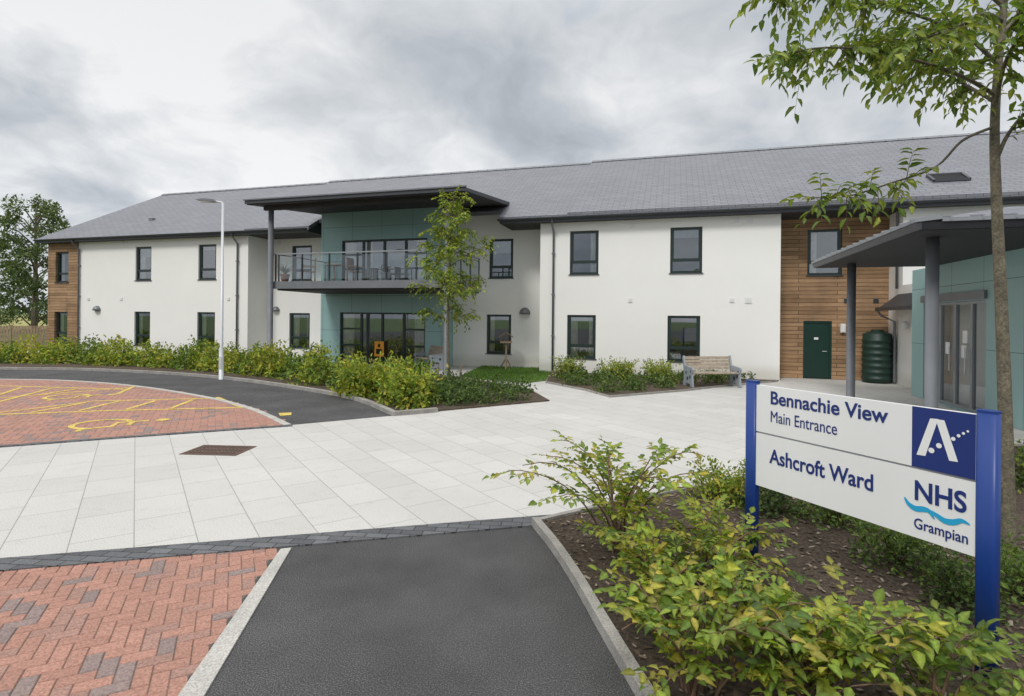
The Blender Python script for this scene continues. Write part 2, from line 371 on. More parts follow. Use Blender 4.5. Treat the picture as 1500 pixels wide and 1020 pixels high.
inner=catmull([G(-500,551),G(-200,554),G(0,556),G(100,558),G(200,566),G(300,581.5),G(370,599),G(425,623)])
g=M(); g.poly(outer+inner[::-1],.004); struct('access_road',g,m_tar)
park=inner+[G(200,639),G(0,654),G(-500,695)]
g=M(); g.poly(park,.005); struct('bay_bedding',g,m_joint)
struct('parking_bay_paving',herring([p for p in inner if p[0]>-16]+[G(200,639),G(0,654),G(-160,667),G(-160,556)],.011,.5,.125),m_brick)
g=M(); g.strip(inner,.14,0,.02,-.05); struct('bay_edging',g,m_conc)
g=M(); g.strip([G(428,624),G(200,640),G(0,655),G(-500,696)],.11,0,.018); struct('bay_front_setts',g,m_sett)
def mark(lines,w=.10,z=.016):
    m=M()
    for i,l in enumerate(lines): m.strip([G(*p) for p in l],w,z-.003,z+.0003*i)
    return m
ml=mark([[(-150,566),(0,566),(190,571.5)],[(197,566.5),(172,578)],[(-150,596),(0,584),(186,569)],
 [(-150,620),(0,605.5),(140,588.5),(318,584.5)],[(356,598.5),(318,583)],[(-30,609.5),(150,603),(354,598)],
 [(45,605.5),(125,591)],[(115,603),(175,588.5)],[(185,601),(228,588)],[(250,599.5),(283,586.5)],[(-60,599),(30,569)],[(-10,592),(75,570)],[(60,579),(110,571)]])
struct('bay_lines',ml,m_yel)
def isa(c,k,rot,z=.018):
    m=M(); ca,sa=math.cos(rot),math.sin(rot)
    T=lambda x,y:(c[0]+k*(x*ca-y*sa),c[1]+k*(x*sa+y*ca))
    m.strip([T(-.05+.36*math.cos(t),-.18+.36*math.sin(t)) for t in [math.radians(110+i*13) for i in range(19)]],.08*k,z-.004,z)
    m.strip([T(-.12,.42),T(-.08,.02),T(.22,.02),T(.36,-.34),T(.50,-.30)],.085*k,z-.004,z+.0004)
    m.strip([T(-.10,.22),T(.18,.22)],.075*k,z-.004,z+.0008)
    m.add([(*T(-.13+.10*math.cos(t),.60+.10*math.sin(t)),z) for t in [2*math.pi*i/16 for i in range(16)]],[tuple(range(16))]); return m
struct('bay_wheelchair_symbol',isa(G(168,622),1.25,-1.2),m_yel)
struct('bay_wheelchair_symbol',isa(G(112,582),1.2,-1.2),m_yel)
g=M(); g.poly([G(408,606),G(427,605),G(427,609),G(410,610)],.012); struct('yellow_road_mark',g,m_yel)
bedL=outer+[G(640,603),G(805,588),G(775,571),G(700,558),G(640,549),G(500,536),G(300,524),G(0,516),G(-500,514)]
g=M(); g.prism(bedL,-.02,.03); struct('hedge_bed_soil',g,m_soil)
g=M(); g.strip(outer+[G(600,607),G(640,603.5)],.13,-.02,.09,.0); struct('hedge_bed_kerb',g,m_kerb)
bedR=[G(800,561),G(860,573),G(893,582),G(1000,573),G(1060,566),G(1138,559),W(6.9,-.05),W(-1.2,-.05)]
g=M(); g.prism(bedR,-.02,.03); struct('wall_bed_soil',g,m_soil)
g=M(); g.strip([G(800,561),G(860,573),G(893,582.5),G(1000,573.5),G(1060,566.5),G(1138,559.5)],.06,-.02,.05); struct('wall_bed_edging',g,m_kerb)
lawn=[G(672,553),G(770,562),G(800,558),W(-1.2,-.1),W(-1.75,1.2),W(-4.5,1.2)]
g=M(); g.prism(lawn,-.02,.025); struct('lawn',g,m_grassg)
kb=catmull([G(784,770),G(812,805),G(845,855),G(885,925),G(938,1015),G(1010,1130),G(1150,1320)])
bedF=kb+[(6,.5),(12,6),(11.5,9.5),G(1500,655),G(1330,668),G(1100,702),G(900,742)]
g=M(); g.prism(bedF,-.02,.035); struct('sign_bed_soil',g,m_soil)
g=M(); g.strip(kb,.075,-.02,.085); g.strip([G(784,770),G(900,742),G(1100,702),G(1330,668),G(1500,655)],.06,-.02,.06); struct('sign_bed_kerb',g,m_kerb)
# ---------------------------------------------------------------- main building
BL=(OX,OY,0)
bld=thing('care_home_building','long two-storey white rendered building with slate roof, timber cladding and teal balcony bay','building',BL,-TH)
def wall(m,a0,a1,z0,z1,f,holes,rev):
    xs=sorted(set([a0,a1]+[h[0] for h in holes]+[h[1] for h in holes])); zs=sorted(set([z0,z1]+[h[2] for h in holes]+[h[3] for h in holes]))
    for i in range(len(xs)-1):
        for j in range(len(zs)-1):
            cx=(xs[i]+xs[i+1])/2; cz=(zs[j]+zs[j+1])/2
            if any(h[0]<cx<h[1] and h[2]<cz<h[3] for h in holes): continue
            m.quad(f(xs[i],0,zs[j]),f(xs[i+1],0,zs[j]),f(xs[i+1],0,zs[j+1]),f(xs[i],0,zs[j+1]))
    for h in holes:
        a,b,c,d=h
        m.quad(f(a,0,c),f(a,0,d),f(a,rev,d),f(a,rev,c)); m.quad(f(b,0,c),f(b,rev,c),f(b,rev,d),f(b,0,d))
        m.quad(f(a,0,d),f(b,0,d),f(b,rev,d),f(a,rev,d)); m.quad(f(a,0,c),f(a,rev,c),f(b,rev,c),f(b,0,c))
def front(v): return lambda a,d,z:(a,v+d,z)
def side(u): return lambda a,d,z:(u+d,a,z)
def fbox(m,f,a0,a1,d0,d1,z0,z1):
    p=[f(a,d,z) for z in (z0,z1) for a,d in ((a0,d0),(a1,d0),(a1,d1),(a0,d1))]
    m.add(p,[(0,3,2,1),(4,5,6,7),(0,1,5,4),(1,2,6,5),(2,3,7,6),(3,0,4,7)])
def window(parent,f,h,rev=.16,style='w',curt=0,blind=0,cols=1,off=None,fm=None,name='window',gm=None,rm=None):
    a0,a1,z0,z1=[h[0]+.003,h[1]-.003,h[2]+.003,h[3]-.003]; fm=fm or m_frame
    t=.085 if style=='w' else .07; d0,d1=rev-.09,rev-.01
    m=M(); fbox(m,f,a0,a0+t,d0,d1,z0,z1); fbox(m,f,a1-t,a1,d0,d1,z0,z1); fbox(m,f,a0+t,a1-t,d0,d1,z1-t,z1); fbox(m,f,a0+t,a1-t,d0,d1,z0,z0+t)
    zt=z0+(z1-z0)*.29
    if style=='w':
        fbox(m,f,a0+t,a1-t,d0+.004,d1,zt-.055,zt+.055)
        fbox(m,f,a0+t,a0+t+.04,d0+.012,d1,zt+.055,z1-t);fbox(m,f,a1-t-.04,a1-t,d0+.012,d1,zt+.055,z1-t)
    else:
        for k in range(1,cols):
            x=a0+(a1-a0)*k/cols; fbox(m,f,x-.05,x+.05,d0+.003,d1,z0+t,z1-t)
        if style=='d':
            for k in range(cols):
                if k in (1,2): continue
                x0=a0+(a1-a0)*k/cols+.052; x1=a0+(a1-a0)*(k+1)/cols-.052
                for zz in (z0+(z1-z0)*.36,z0+(z1-z0)*.68): fbox(m,f,max(x0,a0+t),min(x1,a1-t),d0+.006,d1,zz-.04,zz+.04)
    o=build(name,m,fm,parent,off=off)
    m=M(); dd=rev-.045; q=[f(a0+t,dd,z0+t),f(a1-t,dd,z0+t),f(a1-t,dd,z1-t),f(a0+t,dd,z1-t)]
    if style=='x': q=q[::-1]
    m.quad(*q); build('pane',m,gm or m_glass,o,off=off)
    if style=='w':
        m=M(); fbox(m,f,a0-.04,a1+.04,-.045,rev-.095,z0-.035,z0-.001); build('sill',m,m_dgrey,o,off=off)
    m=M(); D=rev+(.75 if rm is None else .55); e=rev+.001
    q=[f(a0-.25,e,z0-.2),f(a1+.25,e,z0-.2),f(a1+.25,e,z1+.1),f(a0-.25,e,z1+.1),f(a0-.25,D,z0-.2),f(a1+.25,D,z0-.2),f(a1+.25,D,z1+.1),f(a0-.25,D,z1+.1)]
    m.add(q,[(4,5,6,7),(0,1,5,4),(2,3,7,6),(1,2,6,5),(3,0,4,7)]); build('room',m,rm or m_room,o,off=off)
    wv=rev+.06
    def drape(x0,x1):
        m=M(); n=max(4,int((x1-x0)/.05)); pr=None
        for i in range(n+1):
            x=x0+(x1-x0)*i/n; d=wv+(.03 if i%2 else -.02)
            if pr: m.quad(f(pr[0],pr[1],z0+.03),f(x,d,z0+.03),f(x,d,z1),f(pr[0],pr[1],z1))
            pr=(x,d)
        build('curtain',m,m_curt,o,off=off)
    wd=a1-a0
    if curt&1: drape(a0,a0+wd*U(.26,.38)) if style=='w' else drape(a0,a0+wd*.14)
    if curt&2: drape(a1-wd*U(.22,.32),a1) if style=='w' else drape(a1-wd*.14,a1)
    if curt&4: drape(a0+wd*.25,a0+wd*.34)
    if blind:
        m=M(); m.quad(f(a0,wv-.04,z1-(z1-z0)*blind),f(a1,wv-.04,z1-(z1-z0)*blind),f(a1,wv-.04,z1),f(a0,wv-.04,z1)); build('blind',m,m_blind,o,off=off)
    return o
LZ=(.57,2.24); UZ=(3.8,5.48)
def hx(x0,x1,v,z): return (Fu(x0,v),Fu(x1,v),z[0],z[1])
zt=5.9
uL0,uL1,uL2=-28.55,-26.4,-15.65; uR0,uR1,uR2=-1.68,6.93,10.6; RV=1.35
CL,CR,CV=-12.05,-3.3,-4.05
hl=[hx(198,221,0,UZ),hx(290,316,0,UZ),hx(197,220,0,LZ),hx(289,315,0,LZ)]
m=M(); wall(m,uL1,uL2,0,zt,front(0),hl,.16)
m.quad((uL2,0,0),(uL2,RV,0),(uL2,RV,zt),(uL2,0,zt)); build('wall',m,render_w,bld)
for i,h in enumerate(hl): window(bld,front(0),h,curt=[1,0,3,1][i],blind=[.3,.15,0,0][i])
ht=[hx(82,101,0,(3.75,5.35)),hx(81,100,0,(.65,2.2))]
m=M(); wall(m,uL0,uL1+.003,0,zt-.003,front(-.04),ht,.2); m.quad((uL1+.003,-.04,0),(uL1+.003,.1,0),(uL1+.003,.1,zt),(uL1+.003,-.04,zt)); m.quad((uL0,-.04,0),(uL0,-.04,zt),(uL0,12,zt),(uL0,12,0))
build('timber_cladding',m,m_timber,bld)
for h in ht: window(bld,front(-.04),h,rev=.2,curt=3)
hr=[hx(427,456,RV,UZ),hx(424,454,RV,LZ),hx(716,751,RV,UZ),hx(713,749,RV,LZ)]
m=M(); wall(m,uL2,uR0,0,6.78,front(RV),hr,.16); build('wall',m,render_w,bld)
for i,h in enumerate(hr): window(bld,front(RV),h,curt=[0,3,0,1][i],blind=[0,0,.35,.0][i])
hR=[hx(834,876,0,UZ),hx(981,1028,0,UZ),hx(831,873,0,LZ),hx(978,1026,0,LZ)]
m=M(); wall(m,uR0,uR1,0,zt,front(0),hR,.16)
m.quad((uR0,0,0),(uR0,0,zt),(uR0,RV,zt),(uR0,RV,0)); m.quad((uR1,0,0),(uR1,1.2,0),(uR1,1.2,zt),(uR1,0,zt)); build('wall',m,render_w,bld)
for i,h in enumerate(hR): window(bld,front(0),h,curt=[2,0,3,0][i],blind=[.0,.22,.14,0][i])
TV=1.2
hd=(Fu(1177,TV),Fu(1219,TV),0.0,2.1); hw=hx(1182,1233,TV,(3.75,5.42))
m=M(); wall(m,uR1,uR2,0,zt-.004,front(TV),[hd,hw],.16); build('timber_cladding',m,m_timber,bld)
window(bld,front(TV),hw,blind=0,curt=1)
f=front(TV); m=M(); fbox(m,f,hd[0]+.003,hd[0]+.07,.02,.12,.003,2.097); fbox(m,f,hd[1]-.07,hd[1]-.003,.02,.12,.003,2.097); fbox(m,f,hd[0]+.07,hd[1]-.07,.02,.12,2.03,2.097); fbox(m,f,hd[0]+.07,hd[1]-.07,.06,.11,.01,2.03)
dr=build('door',m,m_door,bld)
m=M(); m.tube([f(hd[1]-.16,.062,1.0),f(hd[1]-.16,.02,1.0),f(hd[1]-.30,.018,1.0)],.013); build('handle',m,m_galv,dr)
c=(hd[0]+hd[1])/2
m=M(); fbox(m,f,c-.10,c+.04,.055,.0585,1.42,1.5); build('door_notice',m,m_swhite,dr)
m=M(); m.quad((uR2,TV,0),(uR2,-3.2,0),(uR2,-3.2,3.3),(uR2,TV,3.3)); m.quad((uR2,TV,3.3),(uR2,0,3.3),(uR2,0,zt),(uR2,TV,zt)); m.quad((uR2,0,3.0),(30,0,3.0),(30,0,zt),(uR2,0,zt)); build('wall',m,render_w,bld)
m=M(); m.quad((uL0,12,0),(30,12,0),(30,12,zt),(uL0,12,zt)); m.quad((30,0,0),(30,12,0),(30,12,zt),(30,0,zt)); build('wall',m,render_w,bld)
def rz_(v,k=0): return 6.0+.577*(v+.4)+k
m=M()
for (a0,a1,b0,k,e) in ((-29.0,-15.5,-27.7,0,-.42),(-15.5,CL,-15.5,.07,-.42),(CL,CR,CL,.07,.3),(CR,-.54,CR,.07,-.42),(-.54,31,-.54,.14,-.42)):
    r=6.0
    top=[(a0,e,rz_(e,k)),(a1,e,rz_(e,k)),(a1,r,rz_(r,k)),(b0,r,rz_(r,k))]
    bot=[(x,y,z-.1-k) for x,y,z in top]
    fs=[(0,1,2,3),(0,4,5,1),(1,5,6,2),(4,7,6,5)]
    if a0!=CL and a0!=CR: fs.append((3,7,4,0))
    m.add(top+bot,fs)
    bk=[(b0,r,rz_(r,k)),(a1,r,rz_(r,k)),(a1,12.4,6.0),(a0,12.4,6.0)]; m.add(bk,[(0,1,2,3)])
rf=build('roof',m,m_slate,bld)
m=M()
for (a0,a1,k) in ((-27.7,-15.5,0),(-15.5,-.54,.07),(-.54,31,.14)):
    z=rz_(6,k); m.prism([(5.84,z-.06),(6.0,z+.06),(6.16,z-.06)],a0,a1-.01,'x')
    x=a0+.5
    while x<a1: m.prism([(5.83,z-.055),(6.0,z+.068),(6.17,z-.055)],x,x+.04,'x'); x+=.5
build('ridge_tiles',m,m_mgrey,rf)
m=M(); uu,vv=Fu(222,1.6),1.6
m.box(uu-.13,uu+.13,vv-.12,vv+.12,rz_(vv-.15)-.05,rz_(vv)+.08); build('roof_vent',m,m_mgrey,rf)
m=M(); a0,a1=11.75,12.75; r0,r1=.75,1.3
q=lambda a,v,k:(a,v,rz_(v,.14)+k)
for (p0,p1) in (((a0,r0),(a1,r0)),((a1,r0),(a1,r1)),((a1,r1),(a0,r1)),((a0,r1),(a0,r0))):
    m.bar(q(*p0,.05),q(*p1,.05),.08,.09)
rl=build('rooflight',m,m_dgrey,bld); m=M(); m.quad(q(a0,r0,.06),q(a1,r0,.06),q(a1,r1,.06),q(a0,r1,.06)); build('pane',m,m_black,rl)
for (a0,a1) in ((-28.9,CL-.05),(CR+.05,31)):
    m=M(); m.box(a0,a1,-.40,-.37,5.80,5.985); fa=build('fascia',m,m_dgrey,bld)
    m=M(); pr=[(-.41-.065+.065*math.cos(t),5.97+.075*math.sin(t)) for t in [math.pi+math.pi*i/8 for i in range(9)]]
    m.prism(pr,a0-.05,a1-.04,'x'); build('gutter',m,m_dgrey,fa)
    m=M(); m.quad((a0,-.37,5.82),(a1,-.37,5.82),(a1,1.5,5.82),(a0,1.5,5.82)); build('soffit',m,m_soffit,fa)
    e=a1 if a0<-20 else a0
    m=M(); m.add([(e,-.37,5.82),(e,1.35,5.82),(e,1.35,6.85),(e,-.37,5.92)],[(0,1,2,3)]); build('eave_cheek',m,m_dgrey,fa)
for x in (115,347,810,1300):
    vv=-.07; u=Fu(x,vv)
    if x==1300: u=uR2-.07; vv=.3
    m=M(); m.tube([(u,-.46,5.9),(u,-.40,5.75),(u,vv,5.45),(u,vv,.05)] if x!=1300 else [(u,vv,5.8),(u,vv,3.2)],.042,8)
    d=build('downpipe',m,m_mgrey,bld,True)
    for z in (4.6,3.0,1.4):
        if x==1300 and z<3.2: continue
        m=M(); m.box(u-.06,u+.06,vv-.05,vv+.068,z,z+.05); build('bracket',m,m_mgrey,d)
TL,TR=-11.65,-5.9; BV=-.06
hb=[(Fu(500,BV),Fu(625,BV),3.45,5.42),(Fu(498,BV),Fu(623,BV),.06,2.28)]
TZ=6.67
m=M(); wall(m,TL,TR,0,TZ,front(BV),hb,.16); m.quad((TR,BV,0),(TR,RV,0),(TR,RV,TZ),(TR,BV,TZ)); m.quad((TL,BV,0),(TL,BV,TZ),(TL,RV,TZ),(TL,RV,0)); build('teal_cladding',m,m_teal,bld)
window(bld,front(BV),hb[0],style='d',cols=4,curt=7,name='glazed_balcony_doors'); window(bld,front(BV),hb[1],style='d',cols=4,curt=3,name='glazed_entrance_doors')
# canopy roof over the balcony, rising gently to the main roof
m=M(); m.prism([(CV,6.30),(CV,6.41),(1.4,7.00),(1.4,6.86)],CL,CR,'x'); cn=build('canopy_roof',m,m_zinc,bld)
m=M(); m.box(CL-.05,CR+.05,CV-.06,CV-.003,6.28,6.40)
for (xa,xb) in ((CR+.003,CR+.05),(CL-.05,CL-.003)): m.prism([(CV-.003,6.28),(CV-.003,6.40),(.95,6.94),(.95,6.80)],xa,xb,'x')
build('canopy_fascia',m,m_dgrey,cn)
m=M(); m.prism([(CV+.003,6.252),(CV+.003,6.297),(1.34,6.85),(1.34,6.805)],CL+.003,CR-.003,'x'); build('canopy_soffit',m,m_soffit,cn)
m=M(); m.box(CL+.3,CR-.3,-3.53,-3.37,6.14,6.318); build('canopy_beam',m,m_soffit,cn)
m=M(); m.box(CL-.08,CR+.08,CV-.11,CV+.0,6.402,6.45); build('canopy_trim',m,m_zinc,cn)
for u in (-11.46,-4.16):
    m=M(); m.tube([(u,-3.45,0),(u,-3.45,6.14)],.10,14); build('column',m,m_mgrey,bld,True)
B0,B1,BF=-11.46,-4.1,-3.34
m=M(); m.box(B0,B1,BF,BV-.003,3.14,3.42); bs=build('balcony_slab',m,m_mgrey,bld)
m=M(); m.box(B0+.1,B1-.1,BF+.15,BV-.01,3.08,3.138); build('balcony_soffit',m,m_soffit,bs)
def railing(p,q,n):
    for k in range(n+1):
        x=p[0]+(q[0]-p[0])*k/n; y=p[1]+(q[1]-p[1])*k/n
        m=M(); m.box(x-.02,x+.02,y-.025,y+.025,3.42,4.45); build('rail_post',m,m_dgrey,bs)
        if k<n:
            x2=p[0]+(q[0]-p[0])*(k+1)/n; y2=p[1]+(q[1]-p[1])*(k+1)/n
            a=.06/math.hypot(x2-x,y2-y); xa,ya=x+(x2-x)*a,y+(y2-y)*a; xb,yb=x2-(x2-x)*a,y2-(y2-y)*a
            m=M(); m.quad((xa,ya,3.50),(xb,yb,3.50),(xb,yb,4.38),(xa,ya,4.38)); build('glass_panel',m,m_rail,bs)
railing((B0+.1,BF+.05),(B1-.1,BF+.05),6); railing((B0+.08,BF+.25),(B0+.08,-.15),3); railing((B1-.08,BF+.25),(B1-.08,-.15),3)
m=M(); m.bar((B0,BF+.05,4.47),(B1,BF+.05,4.47),.06,.045); m.bar((B0+.08,BF+.09,4.47),(B0+.08,BV-.01,4.47),.06,.044); m.bar((B1-.08,BF+.09,4.47),(B1-.08,BV-.01,4.47),.06,.044); build('handrail',m,m_lgrey,bs)
def wlamp(x,y,v,s=.2):
    u,z=F(x,y,v); m=M(); vs=[];fs=[];n=10;k=5
    prof=[(s*math.cos(a),s*math.sin(a)*1.15) for a in [math.pi/2*i/k for i in range(k+1)]]
    for r,zz in prof:
        for i in range(n+1):
            t=math.pi+math.pi*i/n; vs.append((u+r*math.cos(t),v-.003+r*math.sin(t),z-s*.5+zz))
    for i in range(k):
        for j in range(n): a=i*(n+1)+j; fs.append((a,a+1,a+n+2,a+n+1))
    fs.append(tuple(range(n+1))[::-1]); m.add(vs,fs); build('wall_lamp',m,m_mgrey,bld,True)
wlamp(143,452,0,.22); wlamp(405,453,RV,.2); wlamp(769,456,RV,.24)
def vent(x,y,v,s=.09,mt=None):
    u,z=F(x,y,v); m=M(); m.box(u-s,u+s,v-.025,v-.002,z-s,z+s)
    for i in range(4): m.box(u-s*.8,u+s*.8,v-.033,v-.0255,z-s*.8+i*s*.42,z-s*.62+i*s*.42)
    build('wall_vent',m,mt or m_swhite,bld)
for x,y in ((130,438),(178,438),(122,357),(180,356),(335,438),(923,440),(1072,440),(1096,440),(927,331),(1079,323),(1098,323)): vent(x,y,0, .11 if x in(1096,1098) else .08)
vent(1240,441,TV,.08,m_dgrey); vent(1283,441,TV,.08,m_dgrey); vent(409,356,RV); vent(706,356,RV)
u,z=F(1234,481,TV); m=M(); m.box(u-.08,u+.08,TV-.10,TV-.003,z-.16,z+.16); m.box(u-.05,u+.05,TV-.13,TV-.103,z-.13,z+.13); build('bulkhead_lamp',m,m_white,bld)
m=M(); m.prism([(10.05,2.50),(10.05,2.56),(10.597,3.02),(10.597,2.50)],-2.68,.4,'y'); lt=build('porch_roof',m,m_dgrey,bld)
m=M(); m.box(9.95,10.047,-2.68,.45,2.46,2.57); build('gutter',m,m_dgrey,lt)
m=M(); m.tube([(10.0,.35,2.45),(10.1,.35,2.3),(10.5,.35,2.1),(10.5,.35,.05)],.04); build('downpipe',m,m_mgrey,lt)
m=M(); m.lathe([(.06,1.85),(.09,1.9),(.09,2.05),(.05,2.12)],10.45,-.6,12); build('wall_lamp',m,m_white,bld,True)
# ---------------------------------------------------------------- entrance pavilion
PO=(9.0,-7.0); pw=W(*PO)
pav=thing('entrance_building','single-storey teal entrance building with low grey canopy roof on round columns','building',(pw[0],pw[1],0),-TH)
PU=9.9
hp=(-6.55,-3.45,.03,2.6)
m=M(); wall(m,-9.6,-2.7,0,3.56,side(PU),[hp],.16); m.quad((PU,-9.6,0),(PU,-9.6,3.56),(16,-9.6,3.56),(16,-9.6,0)); m.quad((PU,-2.7,0),(16,-2.7,0),(16,-2.7,3.56),(PU,-2.7,3.56)); build('teal_cladding',m,m_teal,pav,off=PO)
gd=window(pav,side(PU),hp,style='x',cols=4,off=PO,fm=m_lgrey,name='sliding_doors',gm=m_glass2,rm=m_room2)
for (vv,zz) in ((-4.6,1.45),(-5.4,1.4),(-5.45,1.75)): m=M(); fbox(m,side(PU),vv-.11,vv+.11,.09,.093,zz-.15,zz+.15); build('door_notice',m,m_swhite,gd,off=PO)
for k in (1,2,3):
    vv=hp[0]+(hp[1]-hp[0])*k/4+(.11 if k!=2 else .09); m=M(); m.tube([(PU-.0,vv,.9),(PU-.0,vv,1.5)],.015); build('handle',m,m_galv,gd,off=PO)
m=M(); fbox(m,side(PU),-6.6,-3.4,-.06,-.003,2.62,2.8); build('door_header',m,m_mgrey,pav,off=PO)
KU,KV0,KV1=7.1,-10.7,-3.95
m=M(); m.box(KU+.03,16,KV0+.03,KV1-.03,3.62,3.72)
m.add([(KU+.04,KV0+.04,3.722),(16,KV0+.04,3.722),(16,KV1-.04,3.722),(KU+.04,KV1-.04,3.722),(9.3,-8.6,4.25),(16,-8.6,4.25),(16,-6,4.25),(9.3,-6,4.25)],[(0,1,5,4),(3,0,4,7),(2,3,7,6),(4,5,6,7)])
ck=build('canopy_roof',m,m_slate,pav,off=PO)
m=M(); m.prism([(KU,3.57),(KU-.05,3.68),(KU+.028,3.68),(KU+.028,3.57)],KV0-.05,KV1,'y'); m.prism([(KV0,3.572),(KV0-.05,3.682),(KV0+.028,3.682),(KV0+.028,3.572)],KU+.03,16,'x')
build('canopy_fascia',m,m_dgrey,ck,off=PO)
m=M(); m.prism([(KU-.07,3.684),(KU-.07,3.74),(KU+.3,3.80),(KU+.3,3.723)],KV0-.07,KV1,'y'); m.prism([(KV0-.072,3.6842),(KV0-.072,3.742),(KV0+.3,3.802),(KV0+.3,3.7232)],KU+.3,16,'x')
v=KV0+.1
while v<KV1: m.prism([(KU-.08,3.70),(KU-.08,3.765),(KU+.3,3.825),(KU+.3,3.72)],v,v+.025,'y'); v+=.42
u=KU+.4
while u<16: m.prism([(KV0-.08,3.70),(KV0-.08,3.765),(KV0+.3,3.825),(KV0+.3,3.72)],u,u+.025,'x'); u+=.42
build('canopy_roof_edge',m,m_lgrey,ck,off=PO)
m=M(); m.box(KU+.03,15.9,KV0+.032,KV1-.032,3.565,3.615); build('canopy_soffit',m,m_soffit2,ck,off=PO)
for (u,v) in ((7.7,-5.13),(7.66,-9.75)):
    m=M(); m.tube([(u,v,0),(u,v,3.565)],.10,18); o=build('column',m,m_mgrey,pav,True,off=PO)
    m=M(); m.lathe([(.16,.0),(.16,.02),(.12,.03)],u,v,18); build('base_collar',m,m_mgrey,o,off=PO)
# ---------------------------------------------------------------- sign
SR=G(1445,1000); sY=.528*800/(560-469.4); SLp=(.4425*sY,sY)
sd=Vector((SR[0]-SLp[0],SR[1]-SLp[1],0)); SLen=sd.length; sd.normalize(); sn=Vector((sd.y,-sd.x,0))
sg=thing('entrance_sign','blue and white entrance sign on two blue posts standing in the shrub bed','sign',(SLp[0],SLp[1],0),math.atan2(sd.y,sd.x))
def S(x,y,off=.022):
    X,Z=ray(x,y); Lp=Vector((SLp[0],SLp[1],0))+sn*off; r=Vector((X,1,0)); t=Lp.dot(sn)/r.dot(sn); P=r*t-Lp
    return P.dot(sd),CH+Z*t
for s in (0,SLen):
    m=M(); pr=[]
    for i in range(28):
        a=2*math.pi*i/28; ca_,sa_=math.cos(a),math.sin(a); e=.45
        pr.append((s+.052*math.copysign(abs(ca_)**e,ca_),.036*math.copysign(abs(sa_)**e,sa_)))
    m.prism(pr,-.05,1.575,'z'); po=build('post',m,m_sblue,sg,True)
    for p in po.data.polygons: p.use_smooth=len(p.vertices)==4
    m=M(); m.prism([(s+(x-s)*1.03,y*1.03) for x,y in pr],1.576,1.588,'z'); build('post_cap',m,m_sblue,po)
P0,P1=.053,SLen-.053
zu0,zu1,zl0,zl1=1.168,1.556,.715,1.154
m=M(); m.box(P0,P1,-.02,.02,zu0,zu1); up=build('upper_panel',m,m_swhite,sg); m=M(); m.box(P0,P1,-.02,.02,zl0,zl1); lo=build('lower_panel',m,m_swhite,sg)
m=M(); m.box(P0,P1,-.012,.012,zl1+.001,zu0-.001); build('panel_joiner',m,m_lgrey,sg)
dg=bpy.context.evaluated_depsgraph_get
def tmesh(body,off,size=1):
    cu=bpy.data.curves.new('t','FONT'); cu.body=body; cu.size=1; cu.offset=off; cu.extrude=.004
    ob=bpy.data.objects.new('t',cu); COL.objects.link(ob); bpy.context.view_layer.update()
    me=bpy.data.meshes.new_from_object(ob.evaluated_get(dg())); bpy.data.objects.remove(ob); bpy.data.curves.remove(cu)
    return me
def capn(off):
    me=tmesh('H',off); ys=[v.co.y for v in me.vertices]; return min(ys),max(ys)
def lettering(body,off,x0,x1,pbase,ptop,mt,par,name='lettering'):
    s0=S(x0,pbase[1])[0]; s1=S(*x1)[0]; zb=S(*pbase)[1]; ztp=S(*ptop)[1]
    me=tmesh(body,off); xs=[v.co.x for v in me.vertices]; b0,b1=capn(off); k=(ztp-zb)/(b1-b0); kx=(s1-s0)/(max(xs)-min(xs)); mn=min(xs)
    for v in me.vertices:
        x,y,z=v.co; v.co=(s0+(x-mn)*kx,-.0225-z*.3,zb+(y-b0)*k)
    me.materials.append(mt); o=bpy.data.objects.new(name,me); COL.objects.link(o); o.parent=par; return o
lettering('Bennachie View',.018,1129,(1301,612),(1129,592),(1129,573),m_navy,up)
lettering('Main Entrance',0,1129,(1226,634),(1129,618),(1129,602),m_navy,up)
lettering('Ashcroft Ward',.018,1127,(1279,715),(1127,678),(1127,657),m_navy,lo)
lettering('NHS',.022,1340,(1416,738),(1340,732),(1340,703),m_navy,lo)
lettering('Grampian',.010,1339,(1418,785),(1339,773),(1339,758),m_navy,lo)
s0=S(1336,640)[0]; m=M(); m.box(s0,P1-.001,-.0235,-.0202,zu0+.001,zu1-.001); lg=build('logo_square',m,m_navy,up)
def sq(pts,y=-.026):
    return [(S(*p)[0],y,S(*p)[1]) for p in pts]
m=M()
m.add(sq([(1363,613),(1375,614),(1356,668),(1343,666)]),[(0,1,2,3)]); m.add(sq([(1371,614),(1384,616),(1404,677),(1391,675)],-.0265),[(0,1,2,3)])
build('logo_letter',m,m_swhite,lg)
for i,(x,y,r) in enumerate(((1365,660,.017),(1376,653,.016),(1397,643,.012),(1405,638.5,.010),(1412,635,.0085),(1418.5,632,.007))):
    m=M(); a,b=S(x,y); m.add([(a+r*math.cos(t),-.027-.0002*i,b+r*math.sin(t)) for t in [2*math.pi*k/16 for k in range(16)]],[tuple(range(16))])
    build('logo_dot',m,m_swhite,lg)
def stroke(px,ws,y=-.0235):
    P=[S(*p) for p in px]; P=catmull(P,5); n=len(P); m=M(); vs=[]
    for i,p in enumerate(P):
        a=P[max(i-1,0)];b=P[min(i+1,n-1)]; dx,dy=b[0]-a[0],b[1]-a[1]; l=math.hypot(dx,dy); t=i/(n-1); hw=ws*(.12+.88*math.sin(math.pi*min(1,max(0,t)))**.8)/2
        vs+=[(p[0]-dy/l*hw,y,p[1]+dx/l*hw),(p[0]+dy/l*hw,y,p[1]-dx/l*hw)]
    m.add(vs,[(2*i,2*i+1,2*i+3,2*i+2) for i in range(n-1)]); return m
build('logo_wave',stroke([(1325,728),(1331,738),(1341,745),(1352,746),(1361,749),(1369,761)],.036),m_cyan,lo)
